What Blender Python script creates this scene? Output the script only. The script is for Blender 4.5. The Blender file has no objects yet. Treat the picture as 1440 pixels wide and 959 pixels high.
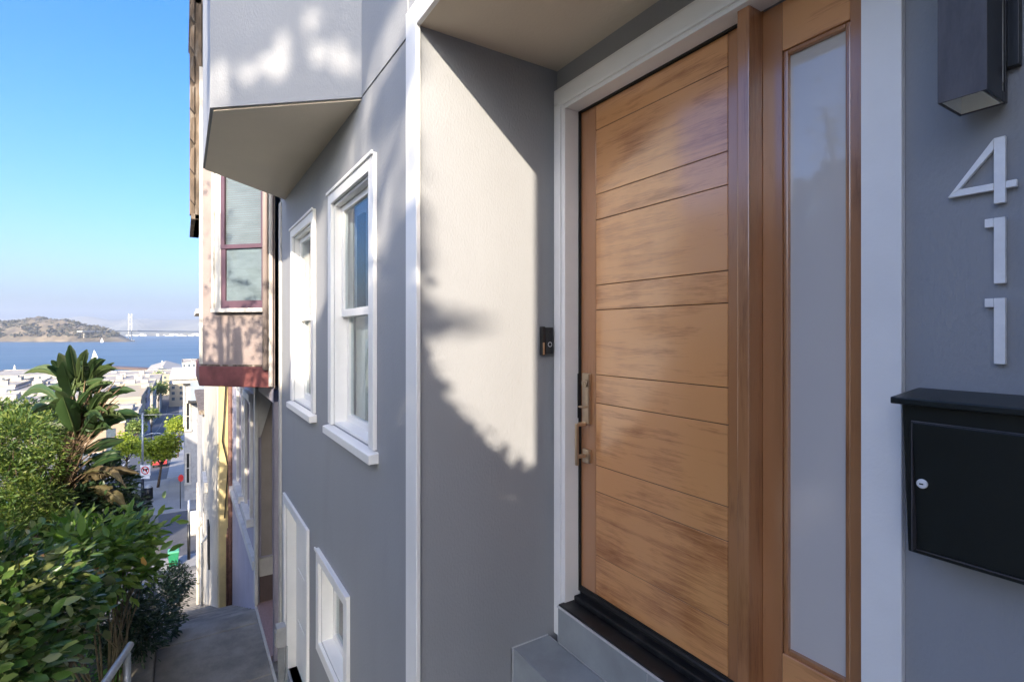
import bpy, bmesh, math, random
import numpy as np
from mathutils import Vector, Matrix
R = math.radians
random.seed(7); rng = np.random.default_rng(7)
S = bpy.context.scene
COL = S.collection
# world axes: +Y runs down the street along the house front, +X goes into the house, z = 0 is eye height
# ------------------------------------------------------------------ camera, sky, sun
F = 735.0
FW = Vector((.5338, .8456, 0)).normalized(); RT = Vector((FW.y, -FW.x, 0))
cam = bpy.data.cameras.new('camera'); co = bpy.data.objects.new('camera', cam); COL.objects.link(co)
cam.lens = F / 1440 * 36; cam.sensor_width = 36; cam.shift_y = -11.5 / 1440
cam.clip_start = .05; cam.clip_end = 60000
co.location = (0, 0, 0); co.rotation_euler = (R(90), 0, -math.atan2(FW.x, FW.y))
S.camera = co
SUN = Vector((-1, -1.65, .852)).normalized()          # towards the sun
w = bpy.data.worlds.new('World'); S.world = w; w.use_nodes = True
nt = w.node_tree; bg = nt.nodes['Background']
sky = nt.nodes.new('ShaderNodeTexSky'); sky.sky_type = 'NISHITA'; sky.sun_disc = False
sky.sun_elevation = math.asin(SUN.z); sky.sun_rotation = math.atan2(SUN.x, SUN.y)
sky.altitude = 0; sky.air_density = 1.0; sky.dust_density = 4.6; sky.ozone_density = 4.6
hs_ = nt.nodes.new('ShaderNodeHueSaturation'); hs_.inputs['Saturation'].default_value = 1.32; hs_.inputs['Hue'].default_value = .512
nt.links.new(sky.outputs[0], hs_.inputs['Color']); nt.links.new(hs_.outputs[0], bg.inputs[0]); bg.inputs[1].default_value = .095
sl = bpy.data.lights.new('sun', 'SUN'); sl.energy = 2.0; sl.angle = R(.5); sl.color = (1, .86, .69)
so = bpy.data.objects.new('sun', sl); COL.objects.link(so)
so.rotation_euler = (-SUN).to_track_quat('-Z', 'Y').to_euler()
S.view_settings.view_transform = 'Standard'; S.view_settings.look = 'None'
S.view_settings.exposure = 2.36; S.view_settings.gamma = 1; S.view_settings.use_curve_mapping = False
S.cycles.use_denoising = True
S.cycles.max_bounces = 8; S.cycles.diffuse_bounces = 5; S.cycles.transparent_max_bounces = 8

# ------------------------------------------------------------------ measuring helpers (photo pixel -> place)
def ray(px, py): return FW + RT * ((px - 720) / F) + Vector((0, 0, -(py - 468) / F))
def atX(px, py, X): d = ray(px, py); return d * (X / d.x)
def atY(px, py, Y): d = ray(px, py); return d * (Y / d.y)
def atZ(px, py, Z): d = ray(px, py); return d * (Z / d.z)
def atD(px, py, D): return ray(px, py) * D

# ------------------------------------------------------------------ materials
def newmat(name):
    m = bpy.data.materials.new(name); m.use_nodes = True
    return m, m.node_tree, m.node_tree.nodes['Principled BSDF']
def N(t, typ, **kw):
    n = t.nodes.new(typ)
    for k, v in kw.items(): setattr(n, k, v)
    return n
def ramp(t, stops):
    n = N(t, 'ShaderNodeValToRGB'); e = n.color_ramp.elements
    while len(e) < len(stops): e.new(.5)
    for i, (p, c) in enumerate(stops): e[i].position = p; e[i].color = (*c, 1)
    return n
def coords(t, scale=(1, 1, 1)):
    tc = N(t, 'ShaderNodeTexCoord'); mp = N(t, 'ShaderNodeMapping'); mp.inputs['Scale'].default_value = scale
    t.links.new(tc.outputs['Object'], mp.inputs[0]); return mp
def mat(name, c, rough=.6, var=.12, scale=3, bump=.0, bscale=60, metal=0, stretch=(1, 1, 1), dirt=None, spec=.5, coat=0, mid=.5):
    """mottled surface: two tones of colour c, optional dirt colour patches and bump"""
    m, t, b = newmat(name); mp = coords(t, stretch)
    n = N(t, 'ShaderNodeTexNoise'); n.inputs['Scale'].default_value = scale; n.inputs['Detail'].default_value = 8; n.inputs['Roughness'].default_value = .6
    t.links.new(mp.outputs[0], n.inputs[0])
    lo = tuple(x * (1 - var) for x in c); hi = tuple(min(1, x * (1 + var)) for x in c)
    r = ramp(t, [(mid - .15, lo), (mid + .15, hi)]); t.links.new(n.outputs[0], r.inputs[0]); out = r.outputs[0]
    if dirt:
        n2 = N(t, 'ShaderNodeTexNoise'); n2.inputs['Scale'].default_value = scale * 1.7; n2.inputs['Detail'].default_value = 10
        mp2 = coords(t, (stretch[0], stretch[1], stretch[2] * .6)); mp2.inputs['Location'].default_value = (7, 3, 5)
        t.links.new(mp2.outputs[0], n2.inputs[0]); r2 = ramp(t, [(.52, (0, 0, 0)), (.72, (1, 1, 1))]); t.links.new(n2.outputs[0], r2.inputs[0])
        mx = N(t, 'ShaderNodeMixRGB'); mx.inputs[2].default_value = (*dirt, 1)
        ml = N(t, 'ShaderNodeMath', operation='MULTIPLY'); ml.inputs[1].default_value = .6; t.links.new(r2.outputs[0], ml.inputs[0])
        t.links.new(ml.outputs[0], mx.inputs[0]); t.links.new(out, mx.inputs[1]); out = mx.outputs[0]
    t.links.new(out, b.inputs['Base Color'])
    rr = N(t, 'ShaderNodeMapRange'); rr.inputs[3].default_value = max(0, rough - .06); rr.inputs[4].default_value = min(1, rough + .06)
    t.links.new(n.outputs[0], rr.inputs[0]); t.links.new(rr.outputs[0], b.inputs['Roughness'])
    b.inputs['Metallic'].default_value = metal; b.inputs['Specular IOR Level'].default_value = spec
    if coat: b.inputs['Coat Weight'].default_value = coat; b.inputs['Coat Roughness'].default_value = .1
    if bump:
        nb = N(t, 'ShaderNodeTexNoise'); nb.inputs['Scale'].default_value = bscale; nb.inputs['Detail'].default_value = 6
        t.links.new(mp.outputs[0], nb.inputs[0]); bp = N(t, 'ShaderNodeBump'); bp.inputs['Strength'].default_value = bump; bp.inputs['Distance'].default_value = .01
        t.links.new(nb.outputs[0], bp.inputs['Height']); t.links.new(bp.outputs[0], b.inputs['Normal'])
    return m
def wood(name, grain, tones, coat=1.0):
    """varnished wood; grain = axis index the fibres run along; every board is an island with its own figure"""
    m, t, b = newmat(name)
    sc = [20, 20, 20]; sc[grain] = 1.5
    tc = N(t, 'ShaderNodeTexCoord'); geo = N(t, 'ShaderNodeNewGeometry')
    off = N(t, 'ShaderNodeVectorMath', operation='SCALE'); off.inputs[0].default_value = (31, 17, 23); t.links.new(geo.outputs['Random Per Island'], off.inputs['Scale'])
    add = N(t, 'ShaderNodeVectorMath', operation='ADD'); t.links.new(tc.outputs['Object'], add.inputs[0]); t.links.new(off.outputs[0], add.inputs[1])
    mp = N(t, 'ShaderNodeMapping'); mp.inputs['Scale'].default_value = sc; t.links.new(add.outputs[0], mp.inputs[0])
    n = N(t, 'ShaderNodeTexNoise'); n.inputs['Scale'].default_value = 1.1; n.inputs['Detail'].default_value = 10; n.inputs['Roughness'].default_value = .68; n.inputs['Distortion'].default_value = .7
    t.links.new(mp.outputs[0], n.inputs[0])
    sc2 = [330, 330, 330]; sc2[grain] = 14
    mp2 = N(t, 'ShaderNodeMapping'); mp2.inputs['Scale'].default_value = sc2; t.links.new(add.outputs[0], mp2.inputs[0])
    f = N(t, 'ShaderNodeTexNoise'); f.inputs['Scale'].default_value = 1; f.inputs['Detail'].default_value = 3; t.links.new(mp2.outputs[0], f.inputs[0])
    mp3 = N(t, 'ShaderNodeMapping'); mp3.inputs['Scale'].default_value = (2.2, 2.2, 2.2); t.links.new(add.outputs[0], mp3.inputs[0])
    g = N(t, 'ShaderNodeTexNoise'); g.inputs['Scale'].default_value = 1.3; g.inputs['Detail'].default_value = 4; t.links.new(mp3.outputs[0], g.inputs[0])
    a1 = N(t, 'ShaderNodeMath', operation='MULTIPLY_ADD'); a1.inputs[1].default_value = .42; t.links.new(f.outputs[0], a1.inputs[0]); t.links.new(n.outputs[0], a1.inputs[2])
    a2 = N(t, 'ShaderNodeMath', operation='MULTIPLY_ADD'); a2.inputs[1].default_value = .75; t.links.new(g.outputs[0], a2.inputs[0]); t.links.new(a1.outputs[0], a2.inputs[2])
    r = ramp(t, [(.60, tones[0]), (.93, tones[1]), (1.0, tones[2])])
    dv = N(t, 'ShaderNodeMath', operation='DIVIDE'); dv.inputs[1].default_value = 1.32; 
    rv = N(t, 'ShaderNodeMath', operation='MULTIPLY_ADD'); rv.inputs[1].default_value = .16; rv.inputs[2].default_value = -.08; t.links.new(geo.outputs['Random Per Island'], rv.inputs[0])
    av = N(t, 'ShaderNodeMath', operation='ADD'); t.links.new(a2.outputs[0], av.inputs[0]); t.links.new(rv.outputs[0], av.inputs[1]); t.links.new(av.outputs[0], dv.inputs[0]); a2 = dv
    r.color_ramp.elements[0].position = .44; r.color_ramp.elements[1].position = .61; r.color_ramp.elements[2].position = .82; t.links.new(a2.outputs[0], r.inputs[0])
    t.links.new(r.outputs[0], b.inputs['Base Color']); b.inputs['Roughness'].default_value = .42
    b.inputs['Coat Weight'].default_value = coat; b.inputs['Coat Roughness'].default_value = .16; b.inputs['Coat IOR'].default_value = 1.9
    bp = N(t, 'ShaderNodeBump'); bp.inputs['Strength'].default_value = .12; bp.inputs['Distance'].default_value = .004
    t.links.new(f.outputs[0], bp.inputs['Height']); t.links.new(bp.outputs[0], b.inputs['Normal'])
    return m
def leafmat(name, tones, rough=.45, trans=.25, spec=.5):
    m, t, b = newmat(name); geo = N(t, 'ShaderNodeNewGeometry')
    r = ramp(t, [(i / (len(tones) - 1), c) for i, c in enumerate(tones)]); t.links.new(geo.outputs['Random Per Island'], r.inputs[0])
    t.links.new(r.outputs[0], b.inputs['Base Color']); b.inputs['Roughness'].default_value = rough; b.inputs['Specular IOR Level'].default_value = spec
    tr = N(t, 'ShaderNodeBsdfTranslucent'); hs = N(t, 'ShaderNodeHueSaturation'); hs.inputs['Value'].default_value = 1.6; hs.inputs['Saturation'].default_value = 1.1
    t.links.new(r.outputs[0], hs.inputs['Color']); t.links.new(hs.outputs[0], tr.inputs[0])
    mx = N(t, 'ShaderNodeMixShader'); mx.inputs[0].default_value = trans
    t.links.new(b.outputs[0], mx.inputs[1]); t.links.new(tr.outputs[0], mx.inputs[2]); t.links.new(mx.outputs[0], t.nodes['Material Output'].inputs[0])
    return m
def glass(name, tint=(.9, .95, 1), ior=1.5):
    m, t, b = newmat(name); t.nodes.remove(b)
    fr = N(t, 'ShaderNodeFresnel'); fr.inputs[0].default_value = ior
    tr = N(t, 'ShaderNodeBsdfTransparent'); tr.inputs[0].default_value = (*tint, 1)
    gl = N(t, 'ShaderNodeBsdfGlossy'); gl.inputs['Roughness'].default_value = .01
    ge = N(t, 'ShaderNodeNewGeometry'); sb = N(t, 'ShaderNodeMath', operation='SUBTRACT'); sb.use_clamp = True
    t.links.new(fr.outputs[0], sb.inputs[0]); t.links.new(ge.outputs['Backfacing'], sb.inputs[1])
    mx = N(t, 'ShaderNodeMixShader'); t.links.new(sb.outputs[0], mx.inputs[0]); t.links.new(tr.outputs[0], mx.inputs[1]); t.links.new(gl.outputs[0], mx.inputs[2])
    t.links.new(mx.outputs[0], t.nodes['Material Output'].inputs[0]); return m
M = {}
M['grey'] = mat('grey stucco paint', (.295, .308, .325), .62, .035, 1.6, .25, 110, stretch=(1, 1, .5), dirt=(.268, .278, .292))
M['soffit'] = mat('soffit paint with bounce tint', (.66, .58, .46), .75, .04, 1.1, .15, 70)  # warm light bounced up from the ground is mixed into this colour
M['white'] = mat('white trim paint', (.84, .84, .82), .36, .03, 3, .06, 120)
M['white2'] = mat('aged white paint', (.58, .56, .51), .5, .10, 4, .1, 80, dirt=(.4, .36, .3))
M['plank'] = wood('varnished plank', 1, ((.10, .032, .009), (.38, .138, .038), (.70, .335, .125)))
M['stile'] = wood('varnished stile', 2, ((.085, .032, .012), (.24, .092, .03), (.42, .185, .07)))
M['woodin'] = mat('groove shadow wood', (.03, .015, .008), .8)
M['black'] = mat('black metal', (.012, .013, .014), .35, .15, 8, .05, 200)
M['blackbox'] = mat('black powder coat', (.010, .014, .014), .33, .12, 6, .12, 500)
M['sill'] = mat('dark bronze threshold', (.022, .024, .026), .38, .2, 9, .05, 200, metal=.4, dirt=(.06, .06, .06))
M['tile'] = mat('grey porcelain tile', (.29, .315, .325), .5, .14, 4, .12, 60)
M['grout'] = mat('pale grout', (.55, .56, .56), .8, .1, 20)
M['nickel'] = mat('satin nickel', (.62, .51, .38), .32, .05, 40, .03, 300, metal=1)
M['alum'] = mat('brushed aluminium', (.90, .90, .89), .36, .04, 30, .03, 300, metal=.08)
M['lampgrey'] = mat('charcoal lamp metal', (.085, .08, .085), .5, .25, 25, .15, 150, stretch=(1, 1, .25))
M['lampin'] = mat('white lamp lining', (.90, .90, .84), .35)
M['rubber'] = mat('rubber seal', (.015, .015, .015), .6)
M['frost'] = mat('frosted glass film', (.60, .58, .56), .04, .02, 1, spec=.6)
M['frost'].node_tree.nodes['Principled BSDF'].inputs['IOR'].default_value = 1.8
M['glass'] = glass('window glass', (.85, .9, .92), 1.55)
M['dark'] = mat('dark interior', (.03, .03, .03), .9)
M['blind'] = mat('pleated blind', (.62, .60, .54), .8, .08, 2)
M['blind2'] = mat('grey slatted blind', (.25, .26, .26), .8, .15, 3, stretch=(1, 1, 4))
M['curtain'] = mat('pale curtain', (.60, .58, .54), .9, .06, 3)
M['pinkwall'] = mat('pale pink paint', (.27, .222, .205), .7, .07, 3, .2, 60, dirt=(.23, .175, .155))
M['rose'] = mat('rose red band paint', (.17, .055, .05), .6, .3, 6, .2, 60)
M['purple'] = mat('dark plum sash paint', (.10, .055, .075), .45, .1, 8)
M['lav'] = mat('lavender stucco', (.36, .34, .40), .75, .07, 3, .3, 50)
M['beige'] = mat('beige panel', (.30, .26, .22), .7, .07, 4)
M['brown'] = mat('brown base panel', (.10, .07, .06), .6, .1, 6)
M['terrazzo'] = mat('pink terrazzo', (.33, .22, .20), .5, .45, 120, .05, 100)
M['yellow'] = mat('yellow paint', (.50, .41, .20), .7, .1, 3, .2, 50, dirt=(.33, .27, .15))
M['cream'] = mat('cream paint', (.50, .47, .40), .7, .08, 3, .2, 50, dirt=(.32, .3, .26))
M['ltgrey'] = mat('light grey siding', (.36, .36, .35), .75, .1, 2, .2, 30, dirt=(.24, .23, .22))
M['bluegrey'] = mat('blue grey paint', (.22, .26, .30), .7, .08, 2)
M['weathered'] = mat('weathered wood', (.12, .09, .065), .85, .5, 9, .4, 40, stretch=(1, 1, .3), dirt=(.36, .33, .29))
M['pipe'] = mat('rusty pipe', (.14, .07, .05), .7, .3, 12)
M['landing'] = mat('light bouncing concrete', (.55, .51, .44), .85, .12, 2.2, .3, 40)  # pale tone picked to throw sunlight into the entry
M['concrete'] = mat('worn concrete', (.245, .225, .185), .85, .32, 2.6, .5, 40, dirt=(.17, .16, .14))
M['paving'] = mat('pale street concrete', (.27, .265, .25), .85, .12, .35, .1, 20, dirt=(.25, .24, .22))
M['asphalt'] = mat('asphalt', (.075, .078, .085), .85, .2, .4, .2, 20, dirt=(.11, .11, .11))
M['paint'] = mat('road paint', (.65, .64, .60), .7, .15, 3)
M['soil'] = mat('garden soil', (.055, .045, .03), .95, .3, 3, .6, 25)
M['galv'] = mat('galvanised steel', (.42, .44, .45), .42, .12, 14, .08, 120, metal=.75)
M['bark'] = mat('bark', (.10, .07, .045), .9, .35, 10, .6, 40, stretch=(1, 1, .3))
M['fibre'] = mat('fibrous trunk', (.12, .08, .045), .9, .55, 14, .8, 50, stretch=(1, 1, .12))
M['greenplastic'] = mat('green bin plastic', (.02, .19, .09), .45, .1, 8)
M['binlid'] = mat('bin lid', (.10, .40, .22), .4)
M['red'] = mat('sign red', (.55, .03, .03), .4)
M['signwhite'] = mat('sign white', (.75, .76, .76), .4)
M['steelbox'] = mat('grey meter box', (.32, .33, .33), .5, .1, 10)

# ------------------------------------------------------------------ mesh helpers
class MB:
    def __init__(s): s.v = []; s.f = []; s.m = []; s.sm = []
    def poly(s, pts, mi=0, smooth=False):
        n = len(s.v); s.v += [tuple(p) for p in pts]; s.f.append(list(range(n, n + len(pts)))); s.m.append(mi); s.sm.append(smooth)
    def box(s, x0, x1, y0, y1, z0, z1, mi=0):
        x0, x1 = sorted((x0, x1)); y0, y1 = sorted((y0, y1)); z0, z1 = sorted((z0, z1)); n = len(s.v)
        s.v += [(x0, y0, z0), (x1, y0, z0), (x1, y1, z0), (x0, y1, z0), (x0, y0, z1), (x1, y0, z1), (x1, y1, z1), (x0, y1, z1)]
        for f in ((0, 3, 2, 1), (4, 5, 6, 7), (0, 1, 5, 4), (1, 2, 6, 5), (2, 3, 7, 6), (3, 0, 4, 7)):
            s.f.append([n + i for i in f]); s.m.append(mi); s.sm.append(False)
    def prism(s, poly, lo, hi, axis=2, mi=0):
        """closed prism of a 2-D polygon along an axis (0,1,2)"""
        def mk(a, b, h): return (h, a, b) if axis == 0 else (a, h, b) if axis == 1 else (a, b, h)
        n = len(s.v); k = len(poly)
        s.v += [mk(a, b, lo) for a, b in poly] + [mk(a, b, hi) for a, b in poly]
        fs = [list(range(k))[::-1], list(range(k, 2 * k))] + [[i, (i + 1) % k, k + (i + 1) % k, k + i] for i in range(k)]
        for f in fs: s.f.append([n + i for i in f]); s.m.append(mi); s.sm.append(False)
    def tube(s, path, r, seg=10, mi=0, cap=True):
        rs = r if isinstance(r, (list, tuple)) else [r] * len(path); P = [Vector(p) for p in path]; n0 = len(s.v); up = None
        for i, p in enumerate(P):
            d = (P[min(i + 1, len(P) - 1)] - P[max(i - 1, 0)]).normalized()
            if up is None: up = Vector((0, 0, 1)) if abs(d.z) < .9 else Vector((1, 0, 0))
            a = d.cross(up).normalized(); b = a.cross(d).normalized(); up = b
            for k in range(seg):
                t = 2 * math.pi * k / seg; s.v.append(tuple(p + (a * math.cos(t) + b * math.sin(t)) * rs[i]))
        for i in range(len(P) - 1):
            for k in range(seg):
                k2 = (k + 1) % seg; s.f.append([n0 + i * seg + k, n0 + i * seg + k2, n0 + (i + 1) * seg + k2, n0 + (i + 1) * seg + k]); s.m.append(mi); s.sm.append(True)
        if cap:
            s.f.append([n0 + k for k in range(seg)][::-1]); s.m.append(mi); s.sm.append(False)
            e = n0 + (len(P) - 1) * seg; s.f.append([e + k for k in range(seg)]); s.m.append(mi); s.sm.append(False)
    def build(s, name, m, parent=None, bevel=0, seg=2):
        me = bpy.data.meshes.new(name); me.from_pydata(s.v, [], s.f); me.update()
        ms = m if isinstance(m, (list, tuple)) else [m]
        for x in ms: me.materials.append(M[x] if isinstance(x, str) else x)
        me.polygons.foreach_set('material_index', s.m); me.polygons.foreach_set('use_smooth', s.sm)
        bm = bmesh.new(); bm.from_mesh(me); bmesh.ops.recalc_face_normals(bm, faces=bm.faces); bm.to_mesh(me); bm.free()
        o = bpy.data.objects.new(name, me); COL.objects.link(o)
        if parent: o.parent = parent; o.matrix_parent_inverse = Matrix.Translation(parent_loc(parent)).inverted()
        if bevel:
            b = o.modifiers.new('bevel', 'BEVEL'); b.width = bevel; b.segments = seg; b.limit_method = 'ANGLE'; b.angle_limit = R(40)
        return o
def parent_loc(p):
    v = Vector(p.location)
    return v + (parent_loc(p.parent) if p.parent and not p.parent_type == '' and p.get('_abs') is None and False else Vector())
def tag(o, label=None, cat=None, group=None, kind=None):
    if label: o['label'] = label
    if cat: o['category'] = cat
    if group: o['group'] = group
    if kind: o['kind'] = kind
    return o
def thing(name, label, cat, loc=(0, 0, 0), group=None):
    o = bpy.data.objects.new(name, None); COL.objects.link(o); o.location = loc; o.empty_display_size = .2
    return tag(o, label, cat, group)
def bx(name, m, parent, *b, bevel=0):
    k = MB(); k.box(*b); return k.build(name, m, parent, bevel)
def cells(lo, hi, holes_lo_hi):
    c = sorted({lo, hi, *[x for h in holes_lo_hi for x in h if lo < x < hi]}); return list(zip(c[:-1], c[1:]))
def wallX(mb, X, depth, y0, y1, z0, z1, holes, mi=0):
    """wall with its face on X; holes (ya, yb, za, zb) with reveals running back by depth"""
    for ya, yb in cells(y0, y1, [(h[0], h[1]) for h in holes]):
        for za, zb in cells(z0, z1, [(h[2], h[3]) for h in holes]):
            if any(h[0] <= ya and yb <= h[1] and h[2] <= za and zb <= h[3] for h in holes): continue
            mb.poly([(X, ya, za), (X, ya, zb), (X, yb, zb), (X, yb, za)], mi)
            mb.poly([(X + depth, ya, za), (X + depth, yb, za), (X + depth, yb, zb), (X + depth, ya, zb)], mi)
    for ya, yb, za, zb in holes:
        for p in ([(ya, za), (yb, za)], [(yb, za), (yb, zb)], [(yb, zb), (ya, zb)], [(ya, zb), (ya, za)]):
            (a, b), (c, d) = p; mb.poly([(X, a, b), (X, c, d), (X + depth, c, d), (X + depth, a, b)], mi)
def leaves(mb, pts, size, shape='leaf', up=.5, var=.35, mi=0, dirs=None, aspect=.45):
    """leaf blades at pts: a folded 6-corner blade, or a plain quad"""
    n = len(pts)
    if n == 0: return
    d = rng.normal(size=(n, 3)); d[:, 2] = d[:, 2] * .6 - .1
    if dirs is not None: d = d * .55 + dirs
    d /= np.linalg.norm(d, axis=1)[:, None] + 1e-9
    nn = rng.normal(size=(n, 3)) * (1 - up); nn[:, 2] += up * 1.3
    s = np.cross(d, nn); s /= np.linalg.norm(s, axis=1)[:, None] + 1e-9
    nn = np.cross(s, d)
    L = size * np.clip(1 + rng.normal(0, var * .7, n), .45, 1.7); W = L * aspect
    for i in range(n):
        p, a, b, c, l, ww = np.array(pts[i]), d[i], s[i], nn[i], L[i], W[i]
        if shape == 'leaf':
            v = [p, p + a * l * .35 + b * ww * .5 + c * l * .05, p + a * l * .75 + b * ww * .38 + c * l * .02, p + a * l - c * l * .08, p + a * l * .75 - b * ww * .38 + c * l * .02, p + a * l * .35 - b * ww * .5 + c * l * .05]
            m1 = p + a * l * .5 - c * l * .04; k = len(mb.v)
            mb.v += [tuple(x) for x in v] + [tuple(m1)]
            for f in ([0, 1, 6], [1, 2, 6], [2, 3, 6], [3, 4, 6], [4, 5, 6], [5, 0, 6]): mb.f.append([k + q for q in f]); mb.m.append(mi); mb.sm.append(True)
        else:
            k = len(mb.v); mb.v += [tuple(p), tuple(p + a * l * .5 + b * ww * .5), tuple(p + a * l), tuple(p + a * l * .5 - b * ww * .5)]
            mb.f.append([k, k + 1, k + 2, k + 3]); mb.m.append(mi); mb.sm.append(False)
def blob(c, r, n, shell=.55):
    """points in an ellipsoid, mostly towards its outside"""
    d = rng.normal(size=(n, 3)); d /= np.linalg.norm(d, axis=1)[:, None]
    q = (shell + (1 - shell) * rng.random(n)) ** .8
    return np.array(c) + d * q[:, None] * np.array(r)
def fb(name, mb, m, parent=None):
    me = bpy.data.meshes.new(name); me.from_pydata(mb.v, [], mb.f)
    ms = m if isinstance(m, (list, tuple)) else [m]
    for x in ms: me.materials.append(M[x] if isinstance(x, str) else x)
    me.polygons.foreach_set('material_index', mb.m); me.polygons.foreach_set('use_smooth', mb.sm); me.update()
    o = bpy.data.objects.new(name, me); COL.objects.link(o)
    if parent: o.parent = parent; o.matrix_parent_inverse = Matrix.Translation(Vector(parent.location)).inverted()
    return o

# ------------------------------------------------------------------ the lie of the land
GP = [(-200, 45), (-60, 14), (-14, 1.5), (-6, -1.6), (.6, -1.95), (4.4, -3.55), (7.43, -3.56), (20, -8.9), (42, -15.8), (55, -16), (72, -16.9), (100, -20.5), (150, -27), (250, -38), (350, -46), (430, -47.5), (780, -47.6), (789, -48)]
def g(u): return float(np.interp(u, [a for a, b in GP], [b for a, b in GP]))
gm = MB(); us = sorted({*[a for a, b in GP], *np.linspace(-190, 789, 60)}); wsx = [-900, -300, -120, -50, -20, -6, -2, -.46, 2, 8, 30, 120, 400, 900]
for i in range(len(us) - 1):
    for j in range(len(wsx) - 1):
        def z(u, x):
            b = g(u) - .12
            if x < -.4 and u < 60: b += min(.9, .14 * (-x - .4))
            return b
        gm.poly([(wsx[j], us[i], z(us[i], wsx[j])), (wsx[j + 1], us[i], z(us[i], wsx[j + 1])), (wsx[j + 1], us[i + 1], z(us[i + 1], wsx[j + 1])), (wsx[j], us[i + 1], z(us[i + 1], wsx[j]))])
M['land'] = mat('hillside ground', (.14, .13, .10), .95, .3, .15, .3, 8)
gm.build('ground', 'land').update_tag(); bpy.data.objects['ground']['kind'] = 'structure'
# footpath: landing, stair flights
pm = MB()
def steps(u0, z0, u1, z1, rise, xa, xb):
    n = max(1, round((z0 - z1) / rise)); r = (z0 - z1) / n; t = (u1 - u0) / n
    for i in range(n):
        pm.box(xa, xb, u0 + i * t, u0 + (i + 1) * t + .02, z0 - (i + 1) * r - .5, z0 - (i + 1) * r)
lb = MB(); lb.box(-1.6, 1.0, -3.2, .29, -2.6, -1.948); lb.build('landing', 'landing', bevel=.01)['kind'] = 'structure'  # unseen landing, made pale to bounce sun up to the soffit
steps(.3, -1.95, 4.4, -3.40, .16, -.45, .9)
pm.box(-.245, .9, 4.42, 5.95, -4.3, -3.555); pm.box(-.245, .9, 5.962, 7.1, -4.3, -3.556); pm.box(-.45, .9, 7.112, 7.43, -4.3, -3.555); pm.box(-.245, .9, 5.94, 7.12, -4.3, -3.575)
steps(7.43, -3.555, 20, -8.9, .17, -.6, .9)
steps(20, -8.9, 41, -15.6, .17, -1.2, 1.0)
o = pm.build('path', 'concrete', bevel=.012); o['kind'] = 'structure'
cb = MB(); cb.box(-.56, -.25, 2.2, 7.3, -4.4, -3.50)
o = cb.build('path_edge', 'concrete', bevel=.015); o['kind'] = 'structure'
# cross street, sidewalks, the road down to the bay
st = MB(); st.box(-26, 40, 40.5, 43.6, -17, -15.68); o = st.build('near_sidewalk', 'paving', bevel=.02); o['kind'] = 'structure'
st = MB(); st.poly([(-60, 43.6, -15.83), (60, 43.6, -15.83), (60, 55.2, -15.93), (-60, 55.2, -15.93)]); o = st.build('cross_street', 'asphalt'); o['kind'] = 'structure'
st = MB()
for a, b, xa, xb in ((55.2, 72, -1.2, 4.2), (55.2, 72, -7.5, -1.2), (55.2, 72, -30, -14)):
    st.prism([(a, g(a) + .14), (b, g(b) + .14), (b, g(b) - 1), (a, g(a) - 1)], xa, xb, axis=0)
o = st.build('far_sidewalk', 'paving', bevel=.02); o['kind'] = 'structure'
rd = MB(); st = MB(); us2 = [55.2, 72, 85, 100, 125, 150, 200, 250, 300, 350, 430, 560, 600]
for a, b in zip(us2[:-1], us2[1:]):
    rd.poly([(-14, a, g(a) + .05), (-1.5, a, g(a) + .05), (-1.5, b, g(b) + .05), (-14, b, g(b) + .05)])
    if a >= 72:
        for xa, xb in ((-1.5, 1.5), (-17, -14)): st.prism([(a, g(a) + .17), (b, g(b) + .17), (b, g(b) - 1), (a, g(a) - 1)], xa, xb, axis=0)
o = rd.build('road', 'asphalt'); o['kind'] = 'structure'
o = st.build('road_sidewalk', 'paving'); o['kind'] = 'structure'
mk = MB()
for k in range(7): mk.poly([(-13.4 + k * .9, 57.2, g(57.2) + .058), (-13.0 + k * .9, 57.2, g(57.2) + .058), (-13.0 + k * .9, 60, g(60) + .058), (-13.4 + k * .9, 60, g(60) + .058)])
for u in range(64, 400, 9): mk.poly([(-7.8, u, g(u) + .06), (-7.65, u, g(u) + .06), (-7.65, u + 3, g(u + 3) + .06), (-7.8, u + 3, g(u + 3) + .06)])
o = mk.build('road_markings', 'paint'); o['kind'] = 'structure'
# bay water
m, t, b = newmat('bay water'); M['water'] = m
b.inputs['Base Color'].default_value = (.07, .12, .16, 1); b.inputs['Roughness'].default_value = .42; b.inputs['Specular IOR Level'].default_value = .3
mp = coords(t, (.02, .06, 1)); n = N(t, 'ShaderNodeTexNoise'); n.inputs['Scale'].default_value = 1; n.inputs['Detail'].default_value = 8; t.links.new(mp.outputs[0], n.inputs[0])
bp = N(t, 'ShaderNodeBump'); bp.inputs['Strength'].default_value = .6; bp.inputs['Distance'].default_value = 3; t.links.new(n.outputs[0], bp.inputs['Height']); t.links.new(bp.outputs[0], b.inputs['Normal'])
mp = coords(t, (.0012, .006, 1)); n = N(t, 'ShaderNodeTexNoise'); n.inputs['Detail'].default_value = 6; n.inputs['Scale'].default_value = 1; t.links.new(mp.outputs[0], n.inputs[0])
r = ramp(t, [(.35, (.05, .09, .125)), (.65, (.085, .13, .165))]); t.links.new(n.outputs[0], r.inputs[0]); t.links.new(r.outputs[0], b.inputs['Base Color'])
wm = MB(); wm.poly([(-14000, 700, -49.6), (16000, 700, -49.6), (16000, 22000, -49.6), (-14000, 22000, -49.6)])
o = wm.build('water', 'water'); o['kind'] = 'structure'

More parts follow.
